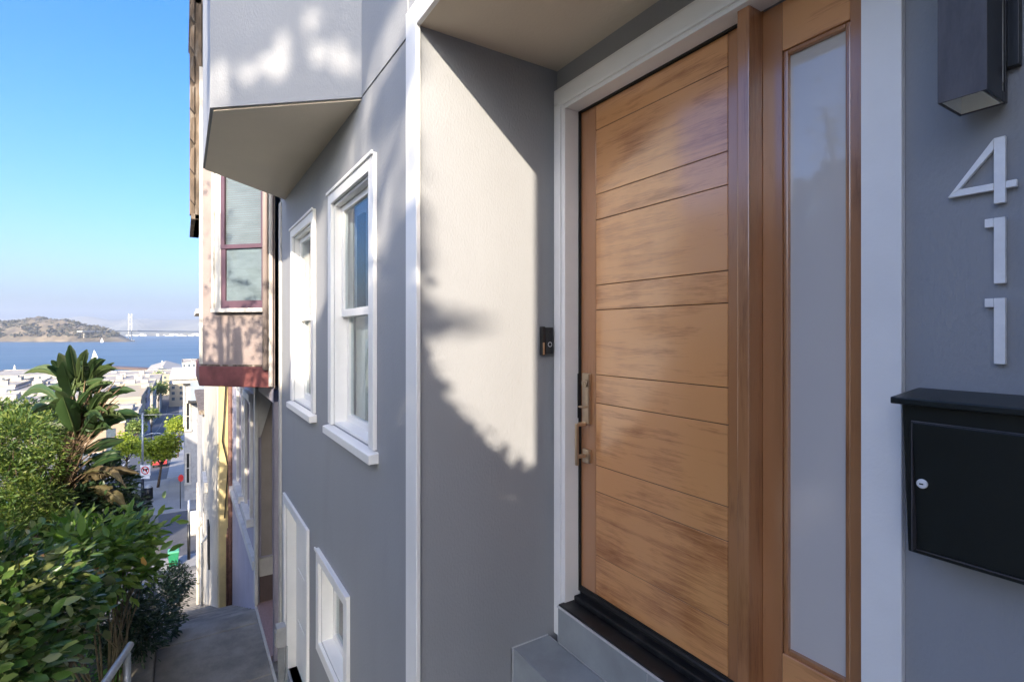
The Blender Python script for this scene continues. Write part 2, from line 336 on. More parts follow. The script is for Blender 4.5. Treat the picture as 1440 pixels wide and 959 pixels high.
# ------------------------------------------------------------------ our house
WF, WD, UR, ZS = .90, 1.67, 2.20, 1.374      # street face, door wall, return wall, soffit height
H = thing('grey_house', 'grey stucco house with white trim, angled bay and wooden entry door', 'house', (WF, 2.2, -3.5))
win = [(2.89, 3.76, -.64, .90), (4.43, 5.29, -.64, .90)]
low = [(3.43, 4.155, -2.36, -1.75), (4.68, 5.74, -3.42, -1.73)]
mb = MB(); wallX(mb, WF, .16, UR, 6.1, -4.6, 6.5, win + low)
wallX(mb, WF, .16, -1.5, UR, ZS + .0, 6.5, [])
mb.poly([(WF, 6.1, -9), (12, 6.1, -9), (12, 6.1, 6.5), (WF, 6.1, 6.5)])
mb.build('facade_wall', 'grey', H)
mb = MB(); mb.poly([(WF, UR, -4), (WF, UR, ZS), (WD + .2, UR, ZS), (WD + .2, UR, -4)]); mb.build('return_wall', 'grey', H)
dh = (.7345, 2.118, -1.39, 1.155)
mb = MB(); wallX(mb, WD, .18, -1.5, UR, -3, ZS, [dh]); mb.build('entry_wall', 'grey', H)
bx('soffit', 'soffit', H, WF + .002, WD + .1, -1.5, UR, ZS, ZS + .1)
bx('roof', 'ltgrey', H, .7, 12, -1.4, 6.1, 6.5, 6.7)
# white corner board on the entry corner and the head board of the entry opening
k = MB(); k.box(WF - .022, WF, UR - .012, UR + .118, -4.6, ZS + .105); 
k.box(WF - .022, WF, -1.5, UR - .012, ZS - .006, ZS + .105)
k.build('corner_trim', 'white', H, bevel=.004)
bx('corner_board', 'white2', H, WF - .02, WF, 6.02, 6.115, -4.6, 1.39, bevel=.004)
k = MB(); k.box(WF - .006, WF, UR + .135, 3.075, 1.392, 6.4); k.build('upper_facade_panel', 'grey', H)
# angled bay
A, B, C_, D_ = (.9, 3.08), (.146, 3.73), (.148, 5.13), (.9, 5.86)
k = MB(); k.prism([A, B, C_, D_], 1.39, 6.5); bay = k.build('bay', 'grey', H)
k = MB(); k.prism([(.9, 3.10), (.165, 3.74), (.165, 5.12), (.9, 5.84)], 1.378, 1.39); k.build('bay_soffit', 'soffit', bay)
k = MB(); k.tube([(.115, 5.0, 3.35), (.115, 5.0, 6.3)], .035, 12); k.box(.12, .15, 4.98, 5.02, 3.4, 3.44); k.build('downspout', 'black', bay)
# windows
def sash_window(y0, y1, z0, z1, rail, parent, depth=.075, sill=True, casing=.085, bl='blind'):
    k = MB(); e = casing; x0 = WF - .024
    k.box(x0, WF, y0 - e, y0, z0 - .0, z1 + e); k.box(x0, WF, y1, y1 + e, z0 - .0, z1 + e); k.box(x0, WF, y0, y1, z1, z1 + e)
    k.box(x0 - .012, x0, y0 - e - .01, y1 + e + .01, z1 + e - .016, z1 + e + .006)
    if not sill: k.box(x0, WF, y0 - e, y1 + e, z0 - e, z0)
    # reveal lining
    for b_ in ((y0, y0 + .018, z0, z1), (y1 - .018, y1, z0, z1), (y0 + .018, y1 - .018, z1 - .018, z1), (y0 + .018, y1 - .018, z0, z0 + .018)):
        k.box(WF + .001, WF + .13, *b_)
    wdw = k.build('window', 'white', parent, bevel=.003)
    if sill:
        k = MB(); k.prism([(WF - .055, z0 - .07), (WF - .055, z0 - .02), (WF + .07, z0 + .005), (WF + .07, z0 - .07)], y0 - e - .025, y1 + e + .025, axis=1)
        for v in range(len(k.v)): x, y, zz = k.v[v]
        k.build('sill', 'white', wdw, bevel=.004)
    xs = WF + depth
    def sash(xx, za, zb):
        s = MB(); q = .05
        s.box(xx, xx + .035, y0 + .019, y0 + q + .019, za, zb); s.box(xx, xx + .035, y1 - q - .019, y1 - .019, za, zb)
        s.box(xx, xx + .035, y0 + q + .019, y1 - q - .019, za, za + q); s.box(xx, xx + .035, y0 + q + .019, y1 - q - .019, zb - q * .8, zb)
        s.build('sash', 'white', wdw, bevel=.003)
        p = MB(); p.box(xx + .015, xx + .019, y0 + q + .019, y1 - q - .019, za + q, zb - q * .8); p.build('pane', 'glass', wdw)
    if rail is not None:
        sash(xs - .03, rail - .02, z1 - .02); sash(xs + .008, z0 + .02, rail + .02)
    else: sash(xs, z0 + .02, z1 - .02)
    s = MB(); nsl = int((z1 - z0) / .03)
    if bl == 'blind':
        for i in range(nsl): s.poly([(xs + .075, y0 + .03, z0 + i * .03), (xs + .075, y1 - .03, z0 + i * .03), (xs + .085, y1 - .03, z0 + i * .03 + .029), (xs + .085, y0 + .03, z0 + i * .03 + .029)])
        s.build('window_blind', 'blind', wdw)
    elif bl == 'half':
        for i in range(20):
            ya = y0 + .03 + (y1 - y0 - .06) * i / 20; yb = ya + (y1 - y0 - .06) / 20
            s.poly([(xs + .07 + .015 * (i % 2), ya, z0), (xs + .07 + .015 * ((i + 1) % 2), yb, z0), (xs + .07 + .015 * ((i + 1) % 2), yb, rail + .05), (xs + .07 + .015 * (i % 2), ya, rail + .05)])
        s.build('curtain', 'curtain', wdw)
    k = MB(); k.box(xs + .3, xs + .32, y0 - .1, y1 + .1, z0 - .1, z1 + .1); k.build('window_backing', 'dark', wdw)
    return wdw
sash_window(*win[0], .13, H, bl='half')
sash_window(*win[1], .13, H, bl='blind')
sash_window(*low[0], None, H, depth=.08, sill=False, bl='none')
# lower service door with frame
y0, y1, z0, z1 = low[1]
k = MB(); k.box(WF - .024, WF, y0 - .085, y0, z0, z1 + .085); k.box(WF - .024, WF, y1, y1 + .085, z0, z1 + .085); k.box(WF - .024, WF, y0, y1, z1, z1 + .085)
for b_ in ((y0, y0 + .02, z0, z1), (y1 - .02, y1, z0, z1), (y0 + .02, y1 - .02, z1 - .02, z1)): k.box(WF + .001, WF + .15, *b_)
ld = k.build('service_door', 'white', H, bevel=.003)
k = MB(); k.box(WF + .09, WF + .13, y0 + .021, y1 - .021, z0 + .02, z1 - .021)
for q in range(3):
    a = z0 + .12 + q * .52; k.box(WF + .082, WF + .09, y0 + .14, y1 - .14, a, a + .42)
k.build('door_panel', 'white', ld, bevel=.004)
k = MB(); k.box(WF + .02, WF + .16, y0, y1, z0 - .04, z0); k.build('door_sill', 'sill', ld)
# ---- entry door frame: casing, jambs
cs = MB()
X0 = 1.646
def casing_v(ya, yb, z0, z1, inner):
    cs.box(X0, WD, ya, yb, z0, z1)
cs.box(X0, WD, 2.118, 2.198, -1.565, 1.262)                       # far side
cs.box(X0 - .012, X0, 2.130, 2.150, -1.56, 1.175); cs.box(X0 - .006, X0, 2.150, 2.190, -1.56, 1.175)
cs.box(X0, WD, .633, .734, -1.565, 1.262)                          # near side
cs.box(X0, WD, .734, 2.118, 1.155, 1.262)                          # head
cs.box(X0 - .012, X0, .74, 2.15, 1.160, 1.178); cs.box(X0 - .006, X0, .64, 2.19, 1.178, 1.25)
cs.build('door_casing', 'white', H, bevel=.003)
k = MB(); k.box(X0 + .001, 1.745, 2.105, 2.118, -1.375, 1.155); k.box(X0 + .001, 1.745, .736, 2.105, 1.142, 1.155)
k.build('door_jamb', 'white', H, bevel=.002)
k = MB(); k.box(1.735, 1.765, 2.099, 2.105, -1.33, 1.142); k.box(1.735, 1.765, 1.15, 2.099, 1.136, 1.142); k.build('door_gap', 'rubber', H)
# ---- the door: two stiles and ten boards with open joints over a dark core
dl, dr, dz0, dz1 = 2.098, 1.152, -1.305, 1.135
XD = 1.749
d = MB(); d.box(XD + .006, XD + .04, dr, dl, dz0, dz1, 2)
d.box(XD, XD + .0059, 1.987, dl, dz0, dz1, 1); d.box(XD, XD + .0059, dr, 1.237, dz0, dz1, 1)
# joint heights measured at the left stile (px 842)
js = [dz0] + sorted([atX(842, y, XD).z for y in (273+0, 309, 401, 436, 527, 567, 655, 692, 782)] + [atX(842, 182, XD).z]) + [dz1]
for a, b_ in zip(js[:-1], js[1:]): d.box(XD, XD + .0059, 1.2395, 1.9845, a + .0017, b_ - .0017, 0)
door = d.build('front_door', ['plank', 'stile', 'woodin'], H, bevel=.0012, seg=1)
# handleset
k = MB(); k.box(XD - .020, XD, 2.018, 2.070, -.462, -.205); k.build('lock_plate', 'nickel', door, bevel=.004)
k = MB(); k.tube([(XD - .030, 2.042, -.255), (XD - .022, 2.042, -.255)], .020, 20); k.tube([(XD - .033, 2.042, -.255), (XD - .030, 2.042, -.255)], .012, 16)
k.box(XD - .036, XD - .033, 2.040, 2.044, -.264, -.246); k.build('keyhole', 'nickel', door)
k = MB(); k.box(XD - .082, XD - .068, 2.034, 2.052, -.665, -.455); k.box(XD - .066, XD - .02, 2.034, 2.051, -.47, -.45); k.box(XD - .066, XD - .02, 2.034, 2.051, -.63, -.612)
k.box(XD - .055, XD - .022, 2.026, 2.058, -.378, -.368); k.build('door_handle', 'nickel', door, bevel=.004)
k = MB(); k.box(XD - .018, XD, 2.018, 2.070, -.66, -.590); k.build('handle_mount', 'nickel', door, bevel=.004)
k = MB(); k.box(1.729, 1.735, 2.099, 2.1045, -.44, -.21); k.build('strike_plate', 'black', door)
# mullion post, sidelight
k = MB(); k.box(1.672, 1.80, 1.10, 1.147, -1.33, 1.150); k.build('mullion_post', 'stile', H, bevel=.004)
gy0, gy1, gz0, gz1 = .825, 1.014, -1.09, .957
k = MB()
k.box(1.752, 1.79, .735, gy0 - .014, -1.33, 1.141); k.box(1.752, 1.79, gy1 + .014, 1.0995, -1.33, 1.141)
k.box(1.752, 1.79, gy0 - .0135, gy1 + .0135, gz1 + .014, 1.141, 1); k.box(1.752, 1.79, gy0 - .0135, gy1 + .0135, -1.33, gz0 - .014, 1)
side = k.build('sidelight', ['stile', 'plank'], H, bevel=.0015, seg=1)
k = MB()
for b_ in ((gy0 - .013, gy0 + .003, gz0 - .013, gz1 + .013), (gy1 - .003, gy1 + .013, gz0 - .013, gz1 + .013), (gy0 + .003, gy1 - .003, gz1 - .003, gz1 + .013), (gy0 + .003, gy1 - .003, gz0 - .013, gz0 + .003)):
    k.box(1.757, 1.79, *b_)
k.build('glazing_bead', 'stile', side, bevel=.004)
k = MB(); k.box(1.774, 1.782, gy0, gy1, gz0, gz1); k.build('frosted_pane', 'frost', side)
# threshold and tiled steps
k = MB(); k.box(1.612, 1.80, .74, 2.117, -1.40, -1.372); k.box(1.70, 1.80, .74, 2.1, -1.372, -1.345); k.build('threshold', 'sill', H, bevel=.006)
k = MB(); k.tube([(1.742, .74, -1.322), (1.742, 2.1, -1.322)], .010, 12); k.box(1.745, 1.79, .74, 2.1, -1.345, -1.306); k.build('weather_seal', 'rubber', H)
def tiles(mb, x, za, zb, ya, yb, start, tl, th=.0):
    y = start
    while y > ya:
        a = max(y - tl + .004, ya); mb.box(x, x + .01, a, y, za, zb); y -= tl
k = MB()
tiles(k, 1.610, -1.5625, -1.386, -1.4, 2.115, 2.115, .60)
y = 2.193
while y > -1.4:
    a = max(y - .6 + .004, -1.4); k.box(1.400, 1.606, a, y, -1.575, -1.565); k.box(1.390, 1.400, a, y, -1.745, -1.5655)
    k.box(1.10, 1.388, a, y, -1.757, -1.747); k.box(1.09, 1.10, a, y, -1.94, -1.7475); y -= .6
step = k.build('entry_steps', 'tile', H, bevel=.0015, seg=1)
k = MB(); k.box(1.6135, 1.9, -1.4, 2.116, -1.60, -1.387); k.box(1.404, 1.62, -1.4, 2.197, -1.9, -1.5755); k.box(1.105, 1.41, -1.4, 2.197, -2.1, -1.758)
k.box(1.604, 1.6125, -1.4, 2.116, -1.3865, -1.379); k.box(.95, 1.106, -1.4, 2.19, -2.1, -1.945)
k.build('grout', 'grout', step)
k = MB(); k.box(1.385, 1.608, 2.1935, 2.1995, -1.76, -1.563); k.box(1.385, 1.389, 2.186, 2.1995, -1.95, -1.563); k.build('caulk_line', 'grout', step)

# ------------------------------------------------------------------ things fixed to our house
# doorbell on the return wall
db = thing('doorbell', 'small bronze video doorbell on the shaded strip of wall left of the door casing', 'doorbell', (1.59, UR, -.04))
k = MB(); k.prism([(UR, -.116), (UR - .030, -.116), (UR - .030, .032), (UR, .032)], 1.556, 1.573, axis=0); k.prism([(1.573, UR), (1.573, UR - .030), (1.628, UR - .022), (1.628, UR)], -.110, .028, axis=2); k.build('doorbell_body', 'black', db, bevel=.003)
k = MB(); k.box(1.5555, 1.566, UR - .033, UR - .031, -.05, -.112); k.build('face_plate', 'nickel', db)
k = MB(); cyc, czc = 1.603, -.06
for q in range(24):
    a0, a1 = q * math.pi / 12, (q + 1) * math.pi / 12
    for r0, r1 in ((.010, .013),):
        k.poly([(cyc + r0 * math.cos(a0), UR - .0275, czc + r0 * math.sin(a0)), (cyc + r1 * math.cos(a0), UR - .0275, czc + r1 * math.sin(a0)), (cyc + r1 * math.cos(a1), UR - .0275, czc + r1 * math.sin(a1)), (cyc + r0 * math.cos(a1), UR - .0275, czc + r0 * math.sin(a1))])
k.build('ring_button', 'alum', db)
k = MB(); k.tube([(1.603, UR - .0265, .005), (1.603, UR - .029, .005)], .008, 16); k.build('lens', 'black', db)
# house numbers
XN = 1.652
def digit(shape, label, z):
    k = MB()
    for poly in shape: k.prism(poly, XN, XN + .012, axis=0)
    o = k.build('house_number', 'alum', None, bevel=.0012, seg=2)
    for s in (0, 1): pass
    return tag(o, label, 'house number', 'metal house numbers on the grey wall')
zt, zb = .468, .310
four = [[(.445, zt), (.424, zt), (.424, zb), (.445, zb)], [(.535, .343), (.4455, .343), (.4455, .360), (.512, .360)], [(.4235, .343), (.404, .343), (.404, .360), (.4235, .360)],
        [(.535, .3435), (.5115, .3605), (.4455, .4405), (.4455, .4675)]]
digit(four, 'brushed metal numeral 4, the top one of the three house numbers', 0)
def one(t): return [[(.445, t), (.424, t), (.424, t - .158), (.445, t - .158)], [(.462, t), (.4455, t), (.4455, t - .021), (.462, t - .021)]]
digit(one(.276), 'brushed metal numeral 1 directly under the numeral 4', 0)
digit(one(.083), 'brushed metal numeral 1 at the bottom, just above the black mailbox', 0)
# mailbox
mbx = thing('mailbox', 'black metal wall mailbox with round silver lock and sloping lid', 'mailbox', (1.67, .4, -.55))
k = MB(); k.prism([(1.53, -.178), (1.668, -.178), (1.668, -.555), (1.565, -.555)], .23, .588, axis=1); k.build('mailbox_body', 'blackbox', mbx, bevel=.003)
def fx(z): return 1.53 + (-.178 - z) / .377 * .035
k = MB(); za, zb2 = -.222, -.540
k.prism([(fx(za) - .005, za), (fx(za) + .01, za), (fx(zb2) + .01, zb2), (fx(zb2) - .005, zb2)], .245, .566, axis=1); k.build('mailbox_door', 'blackbox', mbx, bevel=.002)
k = MB(); k.prism([(fx(za) - .006, za + .002), (fx(za) - .004, za + .0045), (fx(za) + .002, za + .0045), (fx(za) + .002, za + .002)], .243, .568, axis=1)
k.box(fx(za) - .001, fx(zb2) - .004, .567, .569, za, zb2); k.prism([(fx(zb2) - .006, zb2 - .004), (fx(zb2) - .006, zb2 - .002), (fx(zb2) + .004, zb2 - .002), (fx(zb2) + .004, zb2 - .004)], .243, .568, axis=1)
k.build('door_seam', 'lampgrey', mbx)
k = MB(); k.prism([(1.505, -.177), (1.505, -.160), (1.669, -.146), (1.669, -.177)], .215, .604, axis=1); k.build('mailbox_lid', 'blackbox', mbx, bevel=.003)
lk = (fx(-.371) - .006, .549, -.371)
k = MB(); k.tube([(lk[0] + .006, *lk[1:]), (lk[0] - .004, *lk[1:]), (lk[0] - .006, *lk[1:])], [.0115, .0115, .0095], 24)
k.build('mailbox_lock', 'alum', mbx)
k = MB(); k.box(lk[0] - .0075, lk[0] - .0062, .545, .553, -.3725, -.3695); k.build('keyhole', 'black', mbx)
# wall lamp
lm = thing('wall_lamp', 'charcoal rectangular metal wall lamp with open bottom above the house numbers', 'lamp', (1.67, .46, .7))
x0, x1, y0, y1, z0, z1 = 1.51, 1.645, .418, .508, .540, 1.0; tk = .004
k = MB(); k.box(x0, x0 + tk, y0, y1, z0, z1); k.box(x0 + tk, x1, y1 - tk, y1, z0, z1)
k.box(x0 + tk, x1 - .036, y0, y0 + tk, z0, z1, 1); k.box(x1 - .014, x1, y0, y0 + tk, z0, z1, 1); k.box(x1 - .036, x1 - .014, y0, y0 + tk, z0, z0 + .022, 1); k.box(x1 - .036, x1 - .014, y0, y0 + tk, z1 - .05, z1, 1)
k.box(x1 - tk, x1, y0 + tk, y1 - tk, z0, z1); k.build('lamp_housing', ['lampgrey', 'black'], lm, bevel=.001)
k = MB(); i = tk + .001; k.box(x0 + i, x0 + i + .001, y0 + i, y1 - i, z0 + .003, z1); k.box(x0 + i, x1 - i, y1 - i - .001, y1 - i, z0 + .003, z1); k.box(x0 + i, x1 - i, y0 + i + .006, y0 + i + .007, z0 + .003, z1); k.box(x1 - i - .001, x1 - i, y0 + i, y1 - i, z0 + .003, z1)
k.box(x0 + i, x1 - i, y0 + i, y1 - i, z0 + .045, z0 + .05); k.build('lamp_lining', 'lampin', lm)
k = MB(); k.tube([(x0 + .012, y1 - .006, z0 + .012), (x0 + .012, y1 - .011, z0 + .012)], .004, 10); k.build('screw', 'nickel', lm)
k = MB(); k.box(1.645, 1.669, .398, .53, .625, .95); k.build('wall_plate', 'black', lm, bevel=.002)

# ------------------------------------------------------------------ uphill neighbour behind the camera, kept low and pale to light the entry
un = thing('uphill_house', 'unseen uphill house near the path, kept low and pale to brighten the entry', 'house', (-.7, -2, -1))
bx('wall', 'white2', un, -.715, 10, -9, -1.5, -3, 2.75)
bx('roof', 'bluegrey', un, -.70, 10.2, -9.2, -1.502, 2.75, 2.85)

# ------------------------------------------------------------------ pink house next door
P = thing('pink_house', 'pink house next door with slanted bay, plum sash window and lavender ground floor', 'house', (.85, 8, -4))
mb = MB(); wallX(mb, .83, .5, 6.12, 7.5, -4.4, 5, [(6.16, 7.49, -3.65, -.75)])
wallX(mb, .83, .3, 7.5, 11.6, -8, 5, [(8.1, 8.75, -2.5, -1.05), (9.3, 10.1, -2.5, -1.05)])
mb.build('wall', 'lav', P)
k = MB(); k.box(.84, .845, 6.125, 11.5, -.6, 5.0); k.box(.815, .828, 6.12, 11.6, -.58, 5); k.build('upper_wall', 'pinkwall', P)
# doorway recess: far side wall faces us
k = MB(); k.box(.86, 1.9, 7.491, 7.52, -3.5, -.7); k.box(1.7, 1.75, 6.12, 7.5, -3.5, -.7); k.box(.87, 1.0, 7.478, 7.491, -2.9, -.9); k.box(1.06, 1.3, 7.478, 7.491, -2.9, -.9); dw = k.build('doorway', 'beige', P, bevel=.004)
k = MB(); k.box(.84, 1.7, 7.45, 7.491, -3.15, -2.92); k.build('doorway_ledge', 'cream', dw)
k = MB(); k.box(.85, 1.7, 7.47, 7.491, -3.5, -3.152); k.build('base_panel', 'brown', dw)
k = MB(); k.prism([(.80, -1.35), (.80, -.70), (1.02, -.70), (1.02, -.78), (.86, -1.35)], 7.44, 7.49, axis=1); k.prism([(1.02, -.74), (1.5, -1.65), (1.56, -1.6), (1.08, -.70)], 7.44, 7.478, axis=1); k.box(.79, .829, 7.42, 7.56, -3.5, -.7); k.build('doorway_trim', 'white2', dw, bevel=.004)
k = MB(); k.box(.812, 1.9, 6.17, 7.47, -3.64, -3.49); k.build('stoop', 'terrazzo', P)
k = MB(); k.box(.795, .81, 5.7, 7.5, -3.56, -3.50); k.build('stoop_edge', 'white2', P)
for a, b_ in ((8.1, 8.75), (9.3, 10.1)):
    k = MB(); k.box(.79, .83, a - .1, a, -2.6, -.95); k.box(.79, .83, b_, b_ + .1, -2.6, -.95); k.box(.77, .83, a - .1, b_ + .1, -.95, -.85); k.box(.74, .83, a - .15, b_ + .15, -2.66, -2.55); wv = k.build('window', 'white2', P, bevel=.005)
    k = MB(); k.box(.92, .925, a, b_, -2.5, -1.05); k.build('pane', 'glass', wv)
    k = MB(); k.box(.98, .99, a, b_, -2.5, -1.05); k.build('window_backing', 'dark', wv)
k = MB(); k.box(.775, .829, 7.57, 11.6, -3.1, -2.98); k.build('belt_course', 'white2', P, bevel=.005)
k = MB(); k.box(.80, .829, 8.6, 8.72, -4.35, -4.15); k.build('vent', 'dark', P)
k = MB(); k.box(.79, .829, 6.13, 6.24, -.58, 4); k.build('corner_board', 'white2', P, bevel=.005)
k = MB(); k.tube([(.76, 6.19, -.4), (.76, 6.19, 3)], .03, 10); k.build('downspout', 'pinkwall', P)
# bay with window on the slanted side
pa, pb, pc, pd = (.82, 6.22), (.20, 6.84), (.20, 8.3), (.82, 8.9)
k = MB(); k.prism([pa, pb, pc, pd], -.37, 5.0); pbay = k.build('bay', 'pinkwall', P)
def off(p, q, d_):  # offset footprint
    return (p[0] - d_, p[1]), (q[0] - d_, q[1])
k = MB(); k.prism([(.82, 6.16), (.16, 6.82), (.16, 8.33), (.82, 8.96)], -.595, -.37); k.build('rose_band', 'rose', pbay, bevel=.01)
k = MB(); k.prism([(.82, 6.17), (.17, 6.81), (.17, 8.33), (.82, 8.96)], -.372, -.35); k.build('band_moulding', 'weathered', pbay, bevel=.006)
# slanted face frame: origin pa -> pb
e1 = Vector((pb[0] - pa[0], pb[1] - pa[1], 0)); L = e1.length; e1.normalize(); nrm = Vector((-e1.y, e1.x, 0))
if nrm.y > 0: nrm = -nrm
def sl_box(mb, s0, s1, z0, z1, n0, n1, mi=0):
    o_ = Vector((pa[0], pa[1], 0)); pts = [o_ + e1 * s + nrm * n_ for s, n_ in ((s0, n0), (s1, n0), (s1, n1), (s0, n1))]
    mb.prism([(p.x, p.y) for p in pts], z0, z1, mi=mi)
def spx(px):  # position along the slanted face seen at photo column px
    d_ = ray(px, 468); o_ = Vector((pa[0], pa[1], 0)); det = d_.x * (-e1.y) + e1.x * d_.y
    t_ = (o_.x * (-e1.y) + e1.x * o_.y) / det; p = d_ * t_; return (Vector((p.x, p.y, 0)) - o_).dot(e1)
s0, s1 = spx(374), spx(312)
Zc = atY(345, 430, 6.5).length
zsill = .27; zmeet = .93; ztop = 2.35
k = MB(); cw = (s1 - s0) * .09
sl_box(k, s0 - .06, s0 + .01, zsill, ztop, 0, .03); sl_box(k, s1 - .01, s1 + .07, zsill, ztop, 0, .03); sl_box(k, s1 + .071, s1 + .10, zsill, ztop, 0, .045); sl_box(k, s0 - .03, s1 + .05, ztop, ztop + .1, 0, .04)
pw = k.build('window', 'white2', pbay, bevel=.004)
k = MB(); sl_box(k, s0 - .05, s1 + .09, zsill - .045, zsill, 0, .07); k.build('sill', 'white2', pw, bevel=.004)
k = MB(); a, b_ = s0 + .01, s1 - .01
for z0_, z1_, n_ in ((zmeet, ztop, .012), (zsill, zmeet + .03, .002)):
    q = .05 if n_ > .01 else .055
    sl_box(k, a, a + .03, z0_, z1_, n_, n_ + .02); sl_box(k, b_ - q, b_, z0_, z1_, n_, n_ + .02); sl_box(k, a, b_, z0_, z0_ + (.045 if n_ > .01 else .085), n_ + .001, n_ + .021)
k.build('sash', 'purple', pw)
k = MB(); sl_box(k, a, b_, zsill, ztop, .003, .006); k.build('pane', 'glass', pw)
k = MB()
for i in range(60):
    zz = zmeet + .05 + i * .025
    if zz < ztop: sl_box(k, a, b_, zz, zz + .017, .0015, .0025)
sl_box(k, a, b_ - .02, zsill, zmeet + .05, .0005, .002); k.build('window_blind', 'blind2', pw)
# front sill and weathered cornice seen edge-on
k = MB(); k.box(.135, .199, 6.9, 8.2, .22, .27); k.box(.165, .199, 6.86, 6.95, -.35, 3); k.build('front_sill', 'white2', pbay)
k = MB(); k.box(.085, .19, 6.90, 8.25, 1.28, 1.34); k.box(.12, .19, 6.9, 8.25, 1.28, 5)
for i, zz in enumerate(np.linspace(1.5, 3.9, 8)): k.prism([(.075, zz), (.085, zz + .22), (.12, zz + .25), (.12, zz - .06)], 6.88, 6.98, axis=1)
k.box(.072, .12, 6.95, 7.05, 1.34, 3.75); k.box(.07, .2, 6.9, 8.2, 3.72, 3.80)
k.build('cornice', 'weathered', pbay, bevel=.006)

# ------------------------------------------------------------------ houses further down the stairs
Y = thing('yellow_house', 'narrow yellow painted house wall past the lavender wall', 'house', (.6, 12, -6))
bx('wall', 'yellow', Y, .615, 8, 11.62, 12.0, -8, 2.5)
k = MB()
k.box(.58, .614, 11.7, 11.95, -2.6, -2.48)
k.build('ledge', 'cream', Y)
k = MB(); k.tube([(.80, 11.57, -7), (.80, 11.57, -.6)], .045, 10); k.tube([(.74, 11.55, -5.7), (.74, 11.55, -4.0), (.76, 11.55, -3.8)], .02, 8); k.build('drain_pipe', 'pipe', Y)
k = MB(); k.tube([(.72, 11.58, -1.0), (.66, 11.58, -2.1), (.76, 11.58, -2.6), (.7, 11.58, -3.6)], .012, 6); k.build('cable', 'black', Y)
Cn = thing('cream_house', 'cream stucco house between the yellow wall and the grey siding', 'house', (.5, 16, -8))
bx('wall', 'cream', Cn, .60, 8, 12.02, 19.5, -11, 1)
k = MB(); k.box(.5, .598, 16.6, 18.0, -4.4, -4.1); k.build('ledge', 'white2', Cn, bevel=.01); bx('window', 'dark', Cn, .56, .598, 15.3, 15.9, -6.0, -4.9)
k = MB(); k.tube([(.45, 16.2, -7.8), (.45, 16.2, -5.6), (.6, 16.2, -5.4)], .035, 8); k.build('vent_pipe', 'white2', Cn)
G = thing('sided_house', 'grey sided house with small roof overhang at the foot of the stairs', 'house', (.5, 24, -10))
bx('wall', 'ltgrey', G, .56, 8, 19.52, 26.5, -13.5, -2.6)
k = MB(); k.box(.46, 8, 19.3, 26.6, -2.6, -2.47); k.build('roof', 'weathered', G)
for yy in (20.4, 22.3, 24.4): bx('window', 'cream', G, .50, .558, yy, yy + .9, -8.2, -6.2)
k = MB(); k.tube([(.44, 20, -11), (.44, 20, -6.4), (.56, 20, -6.2)], .05, 8); k.build('drain_pipe', 'cream', G)
FH = thing('corner_house', 'grey corner house across the street with cream cornice and two sash windows', 'house', (1, 61, -16.4))
cz = lambda py, Z: -(py - 468) / F * Z
Zf = 50.0; pl = atD(259.5, 600, Zf); xl = pl.x; yl = pl.y
k = MB(); k.box(xl, xl + 9, yl, yl + 14, -17.5, cz(539, Zf)); k.build('wall', 'ltgrey', FH)
k = MB(); k.box(xl - .95, xl + 9, yl - .6, yl + 14.5, cz(539, Zf), cz(533, Zf)); k.box(xl - 1.2, xl + 9, yl - .8, yl + 14.7, cz(533, Zf), cz(528, Zf)); k.build('cornice', 'cream', FH, bevel=.05)
pr = atD(268, 545, Zf - .8); k = MB(); k.box(pr.x, pr.x + 5, yl - .7, yl - .01, cz(563, Zf), cz(536, Zf)); k.build('upper_bay', 'bluegrey', FH)
k = MB(); k.box(pr.x - .2, pr.x + 5, yl - 1.1, yl - .01, cz(566, Zf), cz(563, Zf) - .01); k.build('awning', 'dark', FH)
for t0, t1 in ((567, 604), (638, 679)):
    a = atD(262.5, t0, Zf); b_ = atD(273, t1, Zf); zt_, zb_ = cz(t0, Zf), cz(t1, Zf)
    k = MB(); k.box(a.x - .12, a.x, yl - .08, yl - .001, zb_ - .1, zt_ + .1); k.box(b_.x - .4, b_.x - .28, yl - .08, yl - .001, zb_ - .1, zt_ + .1); k.box(a.x, b_.x - .4, yl - .08, yl - .001, zt_, zt_ + .1); k.box(a.x - .2, b_.x - .2, yl - .14, yl - .001, zb_ - .2, zb_); k.box(a.x, b_.x - .4, yl - .06, yl - .001, (zt_ + zb_) / 2 - .04, (zt_ + zb_) / 2 + .04)
    ww_ = k.build('window', 'cream', FH); k = MB(); k.box(a.x, b_.x - .4, yl - .03, yl - .002, zb_, zt_); k.build('pane', 'black', ww_)
bx('lower_white_trim', 'white2', FH, xl - .12, xl, yl - .12, yl + .2, cz(600, Zf), cz(539, Zf))

# ------------------------------------------------------------------ rails, posts
def rail(name, label, pts, r, m='galv', legs=()):
    t_ = thing(name, label, 'handrail', pts[-1]); k = MB(); k.tube(pts, r, 14); k.build('rail', m, t_)
    for a, b_ in legs: k = MB(); k.tube([a, b_], r * .95, 12); k.build('post', m, t_)
e = Vector((-.275, 4.05, -1.955))
rail('handrail', 'galvanised pipe handrail end rising beside the path in the foreground', [(-.60, 2.2, -1.62), (-.36, 3.3, -1.80), (e.x - .02, e.y - .12, e.z + .012), e], .021, legs=[((e.x - .012, e.y - .06, e.z - .02), (e.x - .012, e.y - .06, -3.5))])
a = atD(202, 824, 7.2); b_ = atD(228, 842, 7.8)
rail('handrail', 'thin grey railing half hidden in the bushes further down the path', [a, b_, atD(246, 862, 8.8)], .02, legs=[(a + Vector((0, 0, .03)), a - Vector((0, 0, 1.2))), (b_, b_ - Vector((0, 0, 1.2)))])
ps = thing('utility_post', 'grey metal post with boxy cap against the house beside the lower door', 'post', (.72, 4.85, -3.55))
q = atD(392, 880, 4.45); q2 = atD(403, 880, 4.45)
